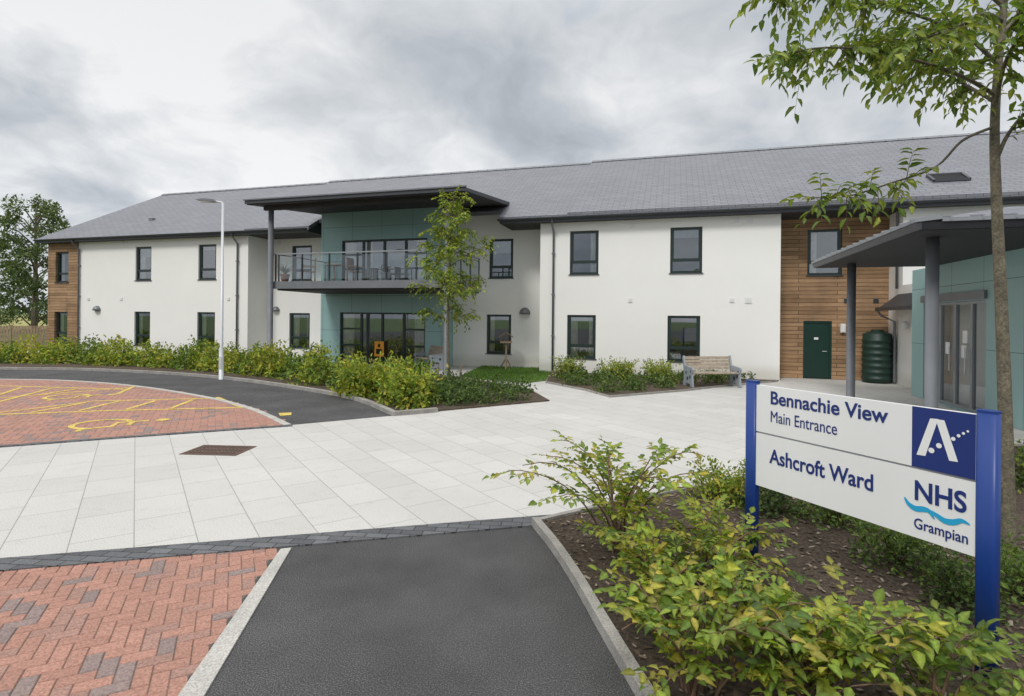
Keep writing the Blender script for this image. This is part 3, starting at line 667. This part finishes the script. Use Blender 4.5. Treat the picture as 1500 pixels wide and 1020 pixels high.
build('logo_wave',stroke([(1361,747),(1371,754),(1384,763),(1397,765),(1409,763),(1421,769)],.036,-.0242),m_cyan,lo)
# ---------------------------------------------------------------- street lamp
lx,ly=G(324,556)
sl_=thing('street_lamp','tall pale grey street lamp standing beside the hedge at the curved road','street lamp',(lx,ly,0))
m=M(); m.tube([(0,0,0),(0,0,1.0),(0,0,1.05),(0,0,5.78)],[.075,.075,.05,.038],12); build('pole',m,m_galv,sl_,True)
m=M(); m.tube([(0,0,5.7),(-.03,0,5.78),(-.3,0,5.83)],.032,8); build('arm',m,m_galv,sl_,True)
m=M(); m.prism([(-.18,5.80),(-.25,5.87),(-.6,5.90),(-.82,5.87),(-.8,5.84),(-.3,5.80)],-.12,.12,'y'); h=build('lamp_head',m,m_mgrey,sl_)
m=M(); m.box(-.72,-.36,-.09,.09,5.79,5.822); build('lens',m,m_white,h)
m=M(); m.box(-.045,.045,-.079,-.07,.35,.75); build('access_door',m,m_galv,sl_)
dx,dy=G(321,660); dc=thing('drain_cover','rusty rectangular slotted drain cover set in pale paving','drain cover',(dx,dy,0),-.06)
m=M()
for a in ((-.44,.44,-.30,-.25),(-.44,.44,.25,.30),(-.44,-.39,-.25,.25),(.39,.44,-.25,.25)): m.box(*a,-.01,.008)
build('frame',m,m_rust,dc)
m=M(); m.box(-.39,.39,-.25,.25,-.01,.002); build('pit',m,m_black,dc)
m=M()
for i in range(13): x=-.36+i*.06; m.box(x-.018,x+.018,-.249,.249,.0022,.006)
for y in (-.09,.09): m.box(-.389,.389,y-.02,y+.02,.0022,.0055)
build('grating',m,m_rust,dc)
# ---------------------------------------------------------------- benches
def bench(label,loc,rz):
    t=thing('bench',label,'bench',(*loc,0),rz)
    m=M()
    for i in range(5): y=-.22+i*.10; m.box(-.74,.74,y-.042,y+.042,.43,.465)
    build('seat',m,m_wood,t)
    m=M()
    for i in range(4):
        z=.53+i*.105; y=.235+(z-.48)*.22; m.add([(-.74,y,z),(.74,y,z),(.74,y+.021,z+.09),(-.74,y+.021,z+.09),(-.74,y+.035,z-.006),(.74,y+.035,z-.006),(.74,y+.056,z+.084),(-.74,y+.056,z+.084)],[(0,1,2,3),(4,7,6,5),(0,4,5,1),(3,2,6,7),(0,3,7,4),(1,5,6,2)])
    build('backrest',m,m_wood,t)
    for s in (-1,1):
        x0,x1=(-.80,-.745) if s<0 else (.745,.80); m=M()
        m.prism([(-.34,0),(-.18,0),(-.14,.12),(.12,.12),(.17,0),(.33,0),(.27,.38),(.42,.93),(.34,.96),(.24,.66),(-.30,.62),(-.33,.56),(-.26,.40)],x0,x1,'x'); l=build('leg',m,m_cast,t)
        for (y,z,r) in ((-.15,.33,.055),(.03,.27,.06),(.12,.45,.05),(-.2,.5,.035)):
            m=M(); m.prism([(y+r*math.cos(a),z+r*math.sin(a)) for a in [2*math.pi*k/14 for k in range(14)]],x0-.002,x1+.002,'x'); build('cut_out',m,m_dgrey,l)
    return t
b1=bench('wooden slatted bench with grey cast ends on open paving before the white wall',G(1043,567),.12)
b2=copy_tree(b1); b2['label']='wooden bench half hidden by shrubs beneath the balcony at the glazed doors'; bw_=G(628,541); b2.location=(*bw_,0); b2.rotation_euler=(0,0,-1.0)
bx,by=G(741,541.5); bt=thing('bird_table','small wooden bird table with pitched roof on a post in the lawn','bird table',(bx,by,0))
m=M(); m.box(-.035,.035,-.035,.035,.0,1.08); build('post',m,m_fwood,bt)
for k in range(3):
    a=k*2.09+.5; m=M(); m.bar((.03*math.cos(a),.03*math.sin(a),.42),(.28*math.cos(a),.28*math.sin(a),.03),.04,.04); build('leg',m,m_fwood,bt)
m=M(); m.box(-.24,.24,-.18,.18,1.08,1.11); m.box(-.24,.24,-.18,-.16,1.112,1.15); m.box(-.24,.24,.16,.18,1.112,1.15); build('tray',m,m_fwood,bt)
for sx in (-1,1):
    for sy in (-1,1): m=M(); m.box(sx*.2-.015,sx*.2+.015,sy*.13-.015,sy*.13+.015,1.112,1.32); build('roof_support',m,m_dwood,bt)
m=M(); m.prism([(-.30,1.32),(0,1.54),(.30,1.32),(.28,1.30),(0,1.50),(-.28,1.30)],-.22,.22,'y'); build('roof',m,m_dwood,bt)
tx,ty=W(10.09,.66); tk=thing('water_tank','dark green ribbed water tank beside the timber-clad wall and green door','tank',(tx,ty,0))
pr=[(.43,0)]
for i in range(7): z=.10+i*.215; pr+=[(.43,z),(.455,z+.02),(.455,z+.08),(.43,z+.10)]
pr+=[(.43,1.66),(.28,1.74)]
m=M(); m.lathe(pr,0,0,24); build('body',m,m_green,tk,True); m=M(); m.lathe([(.2,1.72),(.2,1.80),(.16,1.82)],0,0,16); build('lid',m,m_green,tk)
ou,oz=F(555.5,512,-.12); ow=W(ou,-.12); ob=thing('notice_board','orange notice board with black symbol on the glazed doors beneath the balcony','notice board',(ow[0],ow[1],oz),-TH)
m=M(); m.box(-.22,.22,-.012,.012,-.30,.34); f1=build('panel',m,m_orange,ob)
m=M(); m.box(-.14,.14,-.017,-.0125,-.2,.02); build('notice_symbol',m,m_black,f1); m=M(); m.box(-.05,.05,-.017,-.0125,.09,.24); build('notice_symbol',m,m_black,f1)
for sx in (-1,1): m=M(); m.box(sx*.15-.012,sx*.15+.012,-.01,.01,-oz,-.301); build('leg',m,m_dgrey,ob)
def bworld(u,v): x,y=W(u,v); return (x,y,3.423)
def chair(label,u,v,rz):
    t=thing('chair',label,'chair',bworld(u,v),rz)
    m=M()
    for i in range(5): m.box(-.24,.24,-.25+i*.1,-.165+i*.1,.43,.455)
    build('seat',m,m_dwood,t); m=M()
    for i in range(5): m.box(-.22+i*.09,-.16+i*.09,.235,.26,.5,.93)
    m.box(-.25,.25,.23,.265,.932,1.0); build('backrest',m,m_dwood,t)
    for sx in (-1,1):
        for sy in (-1,1): m=M(); m.box(sx*.22-.025,sx*.22+.025,sy*.23-.02,sy*.23+.02,0,.43 if sy<0 else .93); build('leg',m,m_dwood,t)
        m=M(); m.box(sx*.26-.03,sx*.26+.03,-.26,.2,.64,.67); build('arm',m,m_dwood,t)
chair('brown wooden armchair on the balcony left of the small round table',Fu(452,-2.3),-2.3,-1.2)
chair('brown wooden armchair on the balcony right of the small round table',Fu(520,-1.9),-1.9,1.3)
tu=Fu(489,-2.2); tb=thing('balcony_table','small round wooden table on the balcony between two armchairs','table',bworld(tu,-2.2))
m=M(); m.lathe([(.34,.68),(.35,.70),(.35,.72),(.33,.73)],0,0,20); build('table_top',m,m_wood,tb); m=M(); m.tube([(0,0,.03),(0,0,.68)],.035); build('pedestal',m,m_dwood,tb); m=M(); m.lathe([(.24,0),(.22,.03),(.05,.05)],0,0,16); build('base',m,m_dwood,tb)
def pot(label,u,v,h,kind):
    t=thing('potted_plant',label,'potted plant',bworld(u,v)); m=M(); m.lathe([(.12,0),(.17,.26),(.19,.27),(.19,.31),(.16,.31),(.15,.27)],0,0,16); build('pot',m,m_terra if kind else m_cast,t)
    m=M()
    for i in range(26 if kind else 120):
        a=U(0,6.28)
        if kind: m.leaf(Vector((0,0,.28)),Vector((math.cos(a)*U(.3,1),math.sin(a)*U(.3,1),U(.6,1.3))),Vector((0,0,1)),h*U(.6,1),.05,(.07,.10,.05))
        else: m.leaf4(Vector((U(-.15,.15),U(-.15,.15),U(.3,.3+h*.6))),Vector((U(-1,1),U(-1,1),U(0,1))),Vector((0,0,1)),.1,.06,random.choice([(.08,.14,.03),(.3,.06,.06),(.12,.16,.04)]))
    build('foliage',m,m_leaf2,t)
pot('spiky dark plant in terracotta pot at the left balcony corner',Fu(417,-2.9),-2.9,.6,1)
pot('grey flower pot with small blooms on the balcony right of the table',Fu(564,-2.9),-2.9,.4,0)
# ---------------------------------------------------------------- fence at far left
fx0,fy0=at(-160,495,31)[:2]; fx1,fy1=at(70,495,33)[:2]
fn=thing('picket_fence','weathered wooden board fence at the far left beyond the hedge','fence',(fx0,fy0,0),math.atan2(fy1-fy0,fx1-fx0)); fL=math.hypot(fx1-fx0,fy1-fy0)
m=M(); x=0
while x<fL: m.box(x,x+.12,-.02,0,.05,1.36+U(-.01,.01)); x+=.15
build('boards',m,m_fwood,fn)
for z in (.35,1.0): m=M(); m.box(0,fL,.003,.05,z,z+.08); build('rail',m,m_fwood,fn)
for k in range(5): m=M(); m.box(k*fL/4-.05,k*fL/4+.05,.053,.15,0,1.4); build('post',m,m_fwood,fn)
# ---------------------------------------------------------------- vegetation
PAL_Y=[(.31,.37,.045),(.23,.31,.04),(.17,.25,.035),(.37,.39,.055),(.11,.18,.03),(.33,.30,.05)]
PAL_FG=[(.24,.30,.035),(.185,.255,.032),(.125,.195,.03),(.32,.335,.042),(.25,.23,.042),(.09,.15,.025),(.36,.32,.05),(.21,.285,.035),(.16,.235,.032)]
PAL_D=[(.055,.09,.03),(.075,.12,.035),(.045,.075,.025),(.10,.145,.045)]
PAL_G=[(.10,.16,.035),(.13,.20,.04),(.075,.12,.03),(.17,.24,.05)]
PAL_T=[(.12,.185,.025),(.16,.22,.03),(.08,.135,.02),(.21,.25,.035)]
def jit(c,a=.2): k=U(1-a,1+a); return (c[0]*k*U(.93,1.07),c[1]*k,c[2]*k)
def rv(): 
    a=U(0,6.283); z=U(-1,1); r=math.sqrt(1-z*z); return Vector((r*math.cos(a),r*math.sin(a),z))
def fshrub(label,base,H,SP,ns,pal,seed,lean=(0,0),leafL=.085,name='leafy_shrub',group=None,dens=1.0):
    random.seed(seed); t=thing(name,label,'shrub',(base[0],base[1],.03),0,group)
    st=M(); fo=M()
    for i in range(ns):
        a=6.283*(i+U(-.3,.3))/ns; out=Vector((math.cos(a),math.sin(a),0))*U(.25,1.1)*SP+Vector((lean[0],lean[1],0)); h=H*U(.45,1.12)
        p0=Vector((U(-.09,.09),U(-.09,.09),-.03)); pts=[]; ph=U(0,6)
        for k in range(10):
            q=k/9; pts.append(p0+out*(q**1.3)+Vector((0,0,h*(1-(1-q)**1.7)*(1-.14*q*q)))+Vector((math.sin(q*7+ph),math.cos(q*6+ph),0))*.03*q)
        st.tube(pts,[.008*(1-.75*k/9)+.0015 for k in range(10)],5)
        for k in range(3,10):
            for rep in range(2 if k<9 else 1):
                if R()>dens*.8: continue
                p=pts[k].lerp(pts[k-1],R()*.9); tg=(pts[k]-pts[k-1]).normalized()
                sv=tg.cross(Vector((0,0,1))); sv=sv.normalized() if sv.length>.01 else Vector((1,0,0))
                d=(tg*U(.5,1.1)+sv*(1 if (k+rep)%2 else -1)*U(.4,1.1)+Vector((0,0,U(-.2,.45)))+rv()*.3).normalized()
                if k==9: d=(tg+rv()*.2).normalized()
                ln=U(.12,.34)*(1.1-.04*k); tp=[p]; 
                for j in range(1,5): tp.append(p+d*ln*j/4-Vector((0,0,.14*ln*(j/4)**2)))
                st.tube(tp,[.003,.0026,.002,.0015,.001],3,False)
                n=max(3,int(ln/.032)); base_c=random.choice(pal); sdv=d.cross(Vector((0,0,1))); sdv=sdv.normalized() if sdv.length>.05 else Vector((1,0,0)); nn=(sdv.cross(d)+rv()*.35).normalized()
                for j in range(n+1):
                    q=(j+.6)/(n+.6); pp=p+d*ln*q-Vector((0,0,.14*ln*q*q))
                    dd=(d*.75+sdv*(1 if j%2 else -1)*.85+rv()*.28-Vector((0,0,.18))).normalized() if j<n else d
                    c=base_c if R()<.6 else random.choice(pal)
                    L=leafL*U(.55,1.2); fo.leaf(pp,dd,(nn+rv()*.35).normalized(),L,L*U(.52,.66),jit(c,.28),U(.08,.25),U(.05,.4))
    build('stems',st,m_twig,t,True); build('foliage',fo,m_leaf,t); return t
fshrub('tall arching yellow-green shrub at the kerb corner, left of the sign',(.95,4.9),.98,1.0,18,PAL_FG,11,(.02,.05),.08,dens=.9)
fshrub('yellow-green shrub just left of the sign\'s far post',(1.6,4.3),.62,.58,11,PAL_FG,12,(0,0),.078,dens=.8)
fshrub('broad foreground shrub with yellowing leaves beside the path kerb, nearest the camera',(1.05,3.02),.70,.68,15,PAL_FG,13,(-.03,.05),.084,dens=.82)
fshrub('foreground yellow-green shrub below the sign panels at bottom centre-right',(1.62,2.92),.66,.58,14,PAL_FG,14,(.0,.08),.084,dens=.82)
fshrub('green shrub in front of the right sign post at the bottom right corner',(2.2,2.66),.58,.62,12,PAL_FG[1:3]+PAL_FG[5:6]+PAL_FG[7:8]+PAL_T,15,(.10,.05),.084,dens=.8)
fshrub('small shrub hugging the path kerb between the two larger yellow-green ones',(1.08,3.9),.58,.5,11,PAL_FG,16,(-.04,0),.078,dens=.8)
def clump(m,cx,cy,z0,rx,ry,h,n,size,pal,core=.55):
    for _ in range(n):
        d=rv(); d.z=abs(d.z)*1.0-.15; r=core+(1-core)*math.sqrt(R())
        nz=1+.35*mnoise.noise(Vector((cx+d.x*1.6,cy+d.y*1.6,d.z*2)))
        p=Vector((cx+d.x*rx*r*nz,cy+d.y*ry*r*nz,z0+max(.02,(d.z+.1))*h*r*nz)); L=size*U(.6,1.3)
        dr=(d*.6+rv()*.8+Vector((0,0,.2))); c=random.choice(pal); m.leaf4(p,dr,(d+rv()*.5+Vector((0,0,.6))).normalized(),L,L*U(.5,.7),jit(c,.3))
def low(label,base,r,h,n,size,pal,cat='shrub',name='low_shrub',core=.3,spk=14):
    t=thing(name,label,cat,(base[0],base[1],.03)); m=M(); random.seed(int(base[0]*1000+base[1]*77))
    for k in range(5): a=U(0,6.28); clump(m,math.cos(a)*r*.45,math.sin(a)*r*.45,0,r*.75,r*.75,h*U(.7,1.05),n//5,size,pal,core)
    for k in range(n//spk):
        a=U(0,6.28); q=U(0,.85)*r; b=Vector((math.cos(a)*q,math.sin(a)*q,h*.45)); dd=(Vector((math.cos(a)*.6,math.sin(a)*.6,1))+rv()*.3).normalized(); ln=h*U(.4,.85)
        for j in range(8): p=b+dd*ln*j/7; c=random.choice(pal); m.leaf4(p,(dd*.6+rv()*.9),rv(),size,size*.42,jit(c,.3))
    build('foliage',m,m_leaf2,t)
    s=M()
    for k in range(7): a=U(0,6.28); s.tube([(0,0,-.03),(math.cos(a)*r*.3,math.sin(a)*r*.3,h*.4),(math.cos(a)*r*.6,math.sin(a)*r*.6,h*.75)],[.008,.005,.002],4)
    build('stems',s,m_twig,t); return t
low('low dark evergreen shrub directly behind the left sign post',G(1135,752),.36,.36,700,.055,PAL_D+PAL_G[:1])
low('low feathery evergreen shrub seen under the lower sign panel',G(1225,772),.34,.38,750,.05,PAL_G,spk=8)
low('low evergreen shrub under the sign near the right post',G(1318,832),.32,.34,700,.05,PAL_G+PAL_D[1:2],spk=8)
low('dark evergreen shrub at the foot of the tree trunk',G(1405,890),.30,.32,700,.045,PAL_D+PAL_G[:2],spk=9)
low('evergreen shrub at the right edge beyond the right sign post',G(1505,885),.38,.40,900,.05,PAL_G,spk=9)
low('light green shrub behind the left sign post at the bed edge',G(1065,735),.36,.40,750,.06,PAL_FG)
low('grass-like shrub right of the tree trunk at the right edge',G(1520,720),.5,.5,800,.07,PAL_D+PAL_T)
random.seed(5); m=M()
for _ in range(4200):
    y=U(2.2,7.0); x=U(.2,5.0)
    if not inpoly((x,y),bedF): continue
    s=U(.008,.030); a=U(0,6.28); c=random.choice([(.18,.135,.095),(.10,.07,.045),(.27,.225,.17),(.06,.042,.03)])
    e1=Vector((math.cos(a),math.sin(a),U(-.3,.3)))*s; e2=Vector((-math.sin(a),math.cos(a),U(-.3,.3)))*s*.45; p=Vector((x,y,.04+U(0,.012)))
    m.add([p-e1-e2,p+e1-e2,p+e1+e2,p-e1+e2],[(0,1,2,3)],c)
tag(build('bark_chips',m,m_chip),'scattered brown bark chips on the soil around the sign','bark chips',kind='stuff')
# hedge along the curved kerb
random.seed(21)
hl_=catmull([G(-350,528),G(-100,530),G(0,532.5),G(130,534.5),G(260,540),G(360,548),G(440,558),G(515,571)],6)
hg=thing('hedge','long low yellow-green hedge following the curved road kerb','hedge',(hl_[12][0],hl_[12][1],.03)); hx0,hy0=hl_[12]
m=M(); st=M()
cum=[0]
for i in range(1,len(hl_)): cum.append(cum[-1]+math.dist(hl_[i],hl_[i-1]))
s=0
while s<cum[-1]:
    i=max(k for k in range(len(cum)-1) if cum[k]<=s); q=(s-cum[i])/(cum[i+1]-cum[i]); px=hl_[i][0]+(hl_[i+1][0]-hl_[i][0])*q; py=hl_[i][1]+(hl_[i+1][1]-hl_[i][1])*q
    for row in range(2):
        cx=px-hx0+U(-.25,.25); cy=py-hy0+row*.9+U(-.1,.35); h=U(.5,1.05)*(1.08 if row else .92)
        rr=R(); pal=PAL_Y if rr<.5 else ([PAL_Y[i] for i in (1,2,4)]+PAL_G if rr<.8 else [PAL_Y[0],PAL_Y[3],PAL_Y[5]])
        clump(m,cx,cy,0,U(.45,.75),U(.45,.68),h,230,.145,pal,.45)
        for k in range(8):
            b=Vector((cx+U(-.4,.4),cy+U(-.3,.3),h*.7)); dd=(Vector((U(-.4,.4),U(-.4,.4),1))).normalized(); ln=U(.2,.5)
            for j in range(6): m.leaf4(b+dd*ln*j/5,dd*.4+rv(),rv(),.13,.075,jit(random.choice(pal),.3))
        st.tube([(cx,cy,-.03),(cx+.1,cy,.3),(cx+.15,cy+.1,h*.7)],[.012,.008,.003],4)
    s+=.64
build('foliage',m,m_leaf2,hg); build('stems',st,m_twig,hg)
low('bright yellow-green shrub at the near end of the hedge, left of the young tree',G(548,583),.95,.92,2000,.135,PAL_Y,core=.4)
low('rounded yellow shrub at the hedge tip closest to the paving corner',G(600,594),.66,.76,1200,.125,PAL_Y,core=.4)
low('green hedge-end shrub beneath the balcony, behind the bright yellow one',G(600,566),.75,.66,1200,.12,PAL_Y[1:3]+PAL_D[1:],core=.4)
random.seed(31)
def cover(name,label,poly,n,hh,size,pal,ns):
    xs=[p[0] for p in poly];ys=[p[1] for p in poly]; m=M(); c=0
    while c<ns:
        x,y=U(min(xs),max(xs)),U(min(ys),max(ys))
        if inpoly((x,y),poly): clump(m,x,y,.03,.3,.3,hh*U(.6,1.2),n,size,pal,.3); c+=1
    return tag(build(name,m,m_leaf2),label,'ground cover',kind='stuff')
cover('ground_cover','dark green low ground cover at the tip of the hedge bed',[G(625,598),G(700,594),G(795,586),G(765,572),G(690,563),G(630,566)],110,.42,.085,PAL_D+PAL_G[:2],55)
cover('ground_cover','dark green low planting along the foot of the white wall',[G(815,561),G(893,578),G(1000,570),G(1130,557),G(1130,551),G(830,552)],100,.38,.085,PAL_D+PAL_G,80)
for i,(x,y,r,h,lb) in enumerate(((832,553,.55,.62,'pale yellow low shrub at the left end of the wall bed'),(905,556,.6,.6,'creamy-leaved low shrub between the two lower right-wing windows'),(962,560,.55,.62,'yellow-green low shrub left of the open-paving bench'),(1105,553,.5,.45,'dark low shrub at the right end of the wall bed beside the bench'))):
    low(lb,G(x,y),r,h,900,.10,(PAL_Y+[(.45,.48,.26)]) if i<3 else PAL_D,core=.35)
m=M(); xs=[p[0] for p in lawn];ys=[p[1] for p in lawn]
for _ in range(6000):
    x,y=U(min(xs),max(xs)),U(min(ys),max(ys))
    if inpoly((x,y),lawn):
        p=Vector((x,y,.024)); d=Vector((U(-.4,.4),U(-.4,.4),1)); a=U(0,6.28); s=Vector((math.cos(a),math.sin(a),0))*.012
        m.add([p-s,p+s,p+d*U(.05,.09)],[(0,1,2)],jit((.12,.23,.035),.3))
tag(build('grass_blades',m,m_leaf2),'short green grass of the small lawn by the bird table','grass',kind='stuff')
# ---------------------------------------------------------------- trees
def leafy(fo,st,path,nt,lr,leafL,pal,down=.25,start=.25,wd=.45,full=True):
    n=len(path)
    for _ in range(nt):
        q=start+(1-start)*R(); k=min(n-2,int(q*(n-1))); p=path[k].lerp(path[k+1],q*(n-1)-k); tg=(path[k+1]-path[k]).normalized()
        d=(tg*U(.2,1)+rv()*.9+Vector((0,0,-down*.5))).normalized(); ln=lr*U(.5,1.2)
        tp=[p+d*ln*j/3-Vector((0,0,down*ln*(j/3)**2)) for j in range(4)]
        if st is not None: st.tube(tp,[.004,.003,.002,.001],3,False)
        c0=random.choice(pal); nl=max(3,int(ln/(leafL*.36)))
        for j in range(nl):
            qq=(j+.7)/nl; pp=p+d*ln*qq-Vector((0,0,down*ln*qq*qq))
            sdv=d.cross(Vector((0,0,1))); sdv=sdv.normalized() if sdv.length>.05 else Vector((1,0,0))
            dd=(d*.7+sdv*(1 if j%2 else -1)*.8+rv()*.4-Vector((0,0,down*1.5))); L=leafL*U(.7,1.2); nn=(Vector((0,0,1))+rv()*.6)
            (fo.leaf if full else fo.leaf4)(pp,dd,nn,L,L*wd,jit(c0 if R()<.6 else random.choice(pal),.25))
random.seed(41)
tr=[at(x,y,d) for x,y,d in ((1477,845,4.58),(1475,700,4.6),(1471,560,4.62),(1466,430,4.64),(1460,300,4.66),(1457,190,4.66),(1463,90,4.68),(1471,0,4.7),(1476,-120,4.7),(1470,-260,4.7))]
tb_=tr[0].copy(); tb_.z=0
ft=thing('foreground_tree','slender green-leaved tree in the sign bed, trunk behind the right sign post','tree',tb_)
trp=catmull([tuple(p-tb_) for p in tr],5); trp=[Vector(p) for p in trp]; trp[0].z=0
m=M(); m.tube(trp,[.057-.0009*i+(.02 if i==0 else 0) for i in range(len(trp))],12); build('trunk',m,m_bark,ft,True)
limbs=[[(1459,140,4.66),(1400,108,4.5),(1300,78,4.35),(1210,70,4.2),(1135,82,4.1)],
 [(1462,95,4.68),(1410,50,4.5),(1320,15,4.35),(1230,-8,4.2),(1110,-10,4.1)],
 [(1456,186,4.66),(1410,206,4.6),(1370,245,4.55),(1300,270,4.45),(1240,288,4.4),(1185,290,4.35)],
 [(1459,235,4.66),(1478,195,4.6),(1510,160,4.5),(1560,150,4.4)],
 [(1467,50,4.7),(1500,15,4.8),(1560,-40,4.8)],
 [(1459,150,4.66),(1470,100,4.4),(1490,60,4.2),(1540,30,4.0)],
 [(1470,10,4.7),(1420,-30,4.6),(1350,-60,4.6),(1250,-90,4.6)],
 [(1459,150,4.66),(1420,128,4.9),(1370,100,5.2),(1300,60,5.4)],
 [(1463,85,4.68),(1400,90,4.9),(1330,60,5.0),(1260,60,5.0)],
 [(1475,-80,4.7),(1400,-160,4.7),(1300,-220,4.8)],[(1475,-80,4.7),(1560,-160,4.7),(1650,-200,4.8)],
 [(1468,30,4.7),(1440,20,4.3),(1400,40,4.0),(1340,60,3.8)]]
cnt=[60,70,24,14,30,36,44,48,48,30,30,48]; fo=M(); tw=M()
for lb,c in zip(limbs,cnt):
    P=[Vector(p) for p in catmull([tuple(at(*q)-tb_) for q in lb],5)]
    r0=.011 if c==24 else .017
    m=M(); m.tube(P,[r0*(1-.85*i/(len(P)-1))+.002 for i in range(len(P))],6); build('limb',m,m_bark,ft,True)
    leafy(fo,tw,P,c,.30,.098,PAL_T,.35,.25 if c!=24 else .40,.45)
build('twigs',tw,m_twig,ft); build('crown',fo,m_leaf,ft)
sx,sy=G(1487,835)
sk=thing('tree_stake','short wooden stake with black tie beside the foreground tree trunk','stake',(sx,sy+.12,0)); m=M(); m.tube([(0,0,-.05),(0,0,.95)],.035,8); build('post',m,m_fwood,sk); m=M(); m.tube([(-.10,-.05,.86),(0,-.05,.87),(.06,-.04,.87)],.022,6); build('tie',m,m_black,sk)
random.seed(51)
bx,by=G(658,565); yt=thing('young_tree','young slender tree with pale green leaves in front of the balcony','tree',(bx,by,0)); b0=Vector((bx,by,0))
P=[at(x,y,by)-b0 for x,y in ((658,566),(656,500),(657,420),(660,350),(664,282))]; P[0].z=0
P=[Vector(p) for p in catmull([tuple(p) for p in P],5)]
m=M(); m.tube(P,[.055-.0023*i for i in range(len(P))],8); build('trunk',m,m_bark,yt,True)
fo=M(); tw=M()
for k in range(30):
    q=.37+.61*k/30; i=int(q*(len(P)-1)); p=P[i]; a=k*2.4+U(-.4,.4); ln=(1.08*max(0,1-(abs(q-.55)/.5)**2)+.2)*U(.65,1.05)
    d=Vector((math.cos(a),math.sin(a),U(.25,.8)))
    L=[p+d*ln*j/4-Vector((0,0,.18*ln*(j/4)**2)) for j in range(5)]
    m=M(); m.tube(L,[.016,.012,.009,.006,.003],5); build('limb',m,m_bark,yt)
    leafy(fo,tw,L,int(12+13*ln),.34,.135,[(.24,.31,.04),(.18,.25,.035),(.30,.34,.055),(.12,.19,.03)],.35,.15,.52,False)
leafy(fo,tw,P[13:],30,.34,.13,[(.24,.31,.04),(.18,.25,.035),(.30,.34,.055)],.3,.1,.52,False)
build('twigs',tw,m_twig,yt); build('crown',fo,m_leaf2,yt)
for i,(x,y,lb) in enumerate(((675,562,'short timber stake right of the young tree trunk'),(641,562,'short timber stake left of the young tree trunk'))):
    gx,gy=G(x,y); o=M(); o.tube([(0,0,-.05),(0,0,.6),(0,0,.62)],[.03,.03,.02],8); o=build('tree_stake',o,m_fwood); o.location=(gx,gy,0); tag(o,lb,'stake')
def ftree(label,px,py_base,ptop,Y,half,seed,pal,n=3800,size=.42,lobes=16):
    random.seed(seed); X=at(px,py_base,Y).x; H=at(px,ptop,Y).z; t=thing('distant_tree',label,'tree',(X,Y,0)); m=M(); m.tube([(0,0,-.1),(.1,0,H*.3),(0,.1,H*.85)],[.32,.24,.06],8); build('trunk',m,m_bark,t)
    m=M()
    for k in range(lobes):
        q=(k+.5)/lobes; z=H*(.10+.83*q); r=half*math.sin(math.pi*min(1,.22+.66*q))**.45*U(.75,1.12); a=k*2.4+U(-.6,.6); s=U(.24,.42); cx,cy=math.cos(a)*r*.72,math.sin(a)*r*.72
        b=M(); b.tube([(0,0,z-H*.12),(cx*.5,cy*.5,z-H*.03),(cx,cy,z)],[.09,.06,.03],5); build('limb',b,m_bark,t)
        clump(m,cx,cy,z-H*.045,r*s,r*s,H*U(.06,.12),n//lobes,size,pal,.25)
    build('crown',m,m_leaf2,t)
PF=[(.10,.14,.055),(.13,.175,.07),(.075,.11,.045),(.16,.20,.08)]
ftree('tall poplar-like tree at the far left behind the fence',50,480,280,60,4.2,61,PF,n=8000,size=.36,lobes=44)
ftree('shorter dark tree left of the tall one at the photo\'s edge',-14,480,335,64,3.8,62,PF,n=4600,size=.36,lobes=24)
random.seed(71); m=M()
for k in range(60):
    x=-260+k*4.2; y=230+U(-10,10); clump(m,x,y,0,3.5,3,U(3.5,7),60,1.1,PF,.3)
tag(build('far_tree_line',m,m_leaf2),'hazy line of far trees along the horizon beyond the field','trees',kind='stuff')
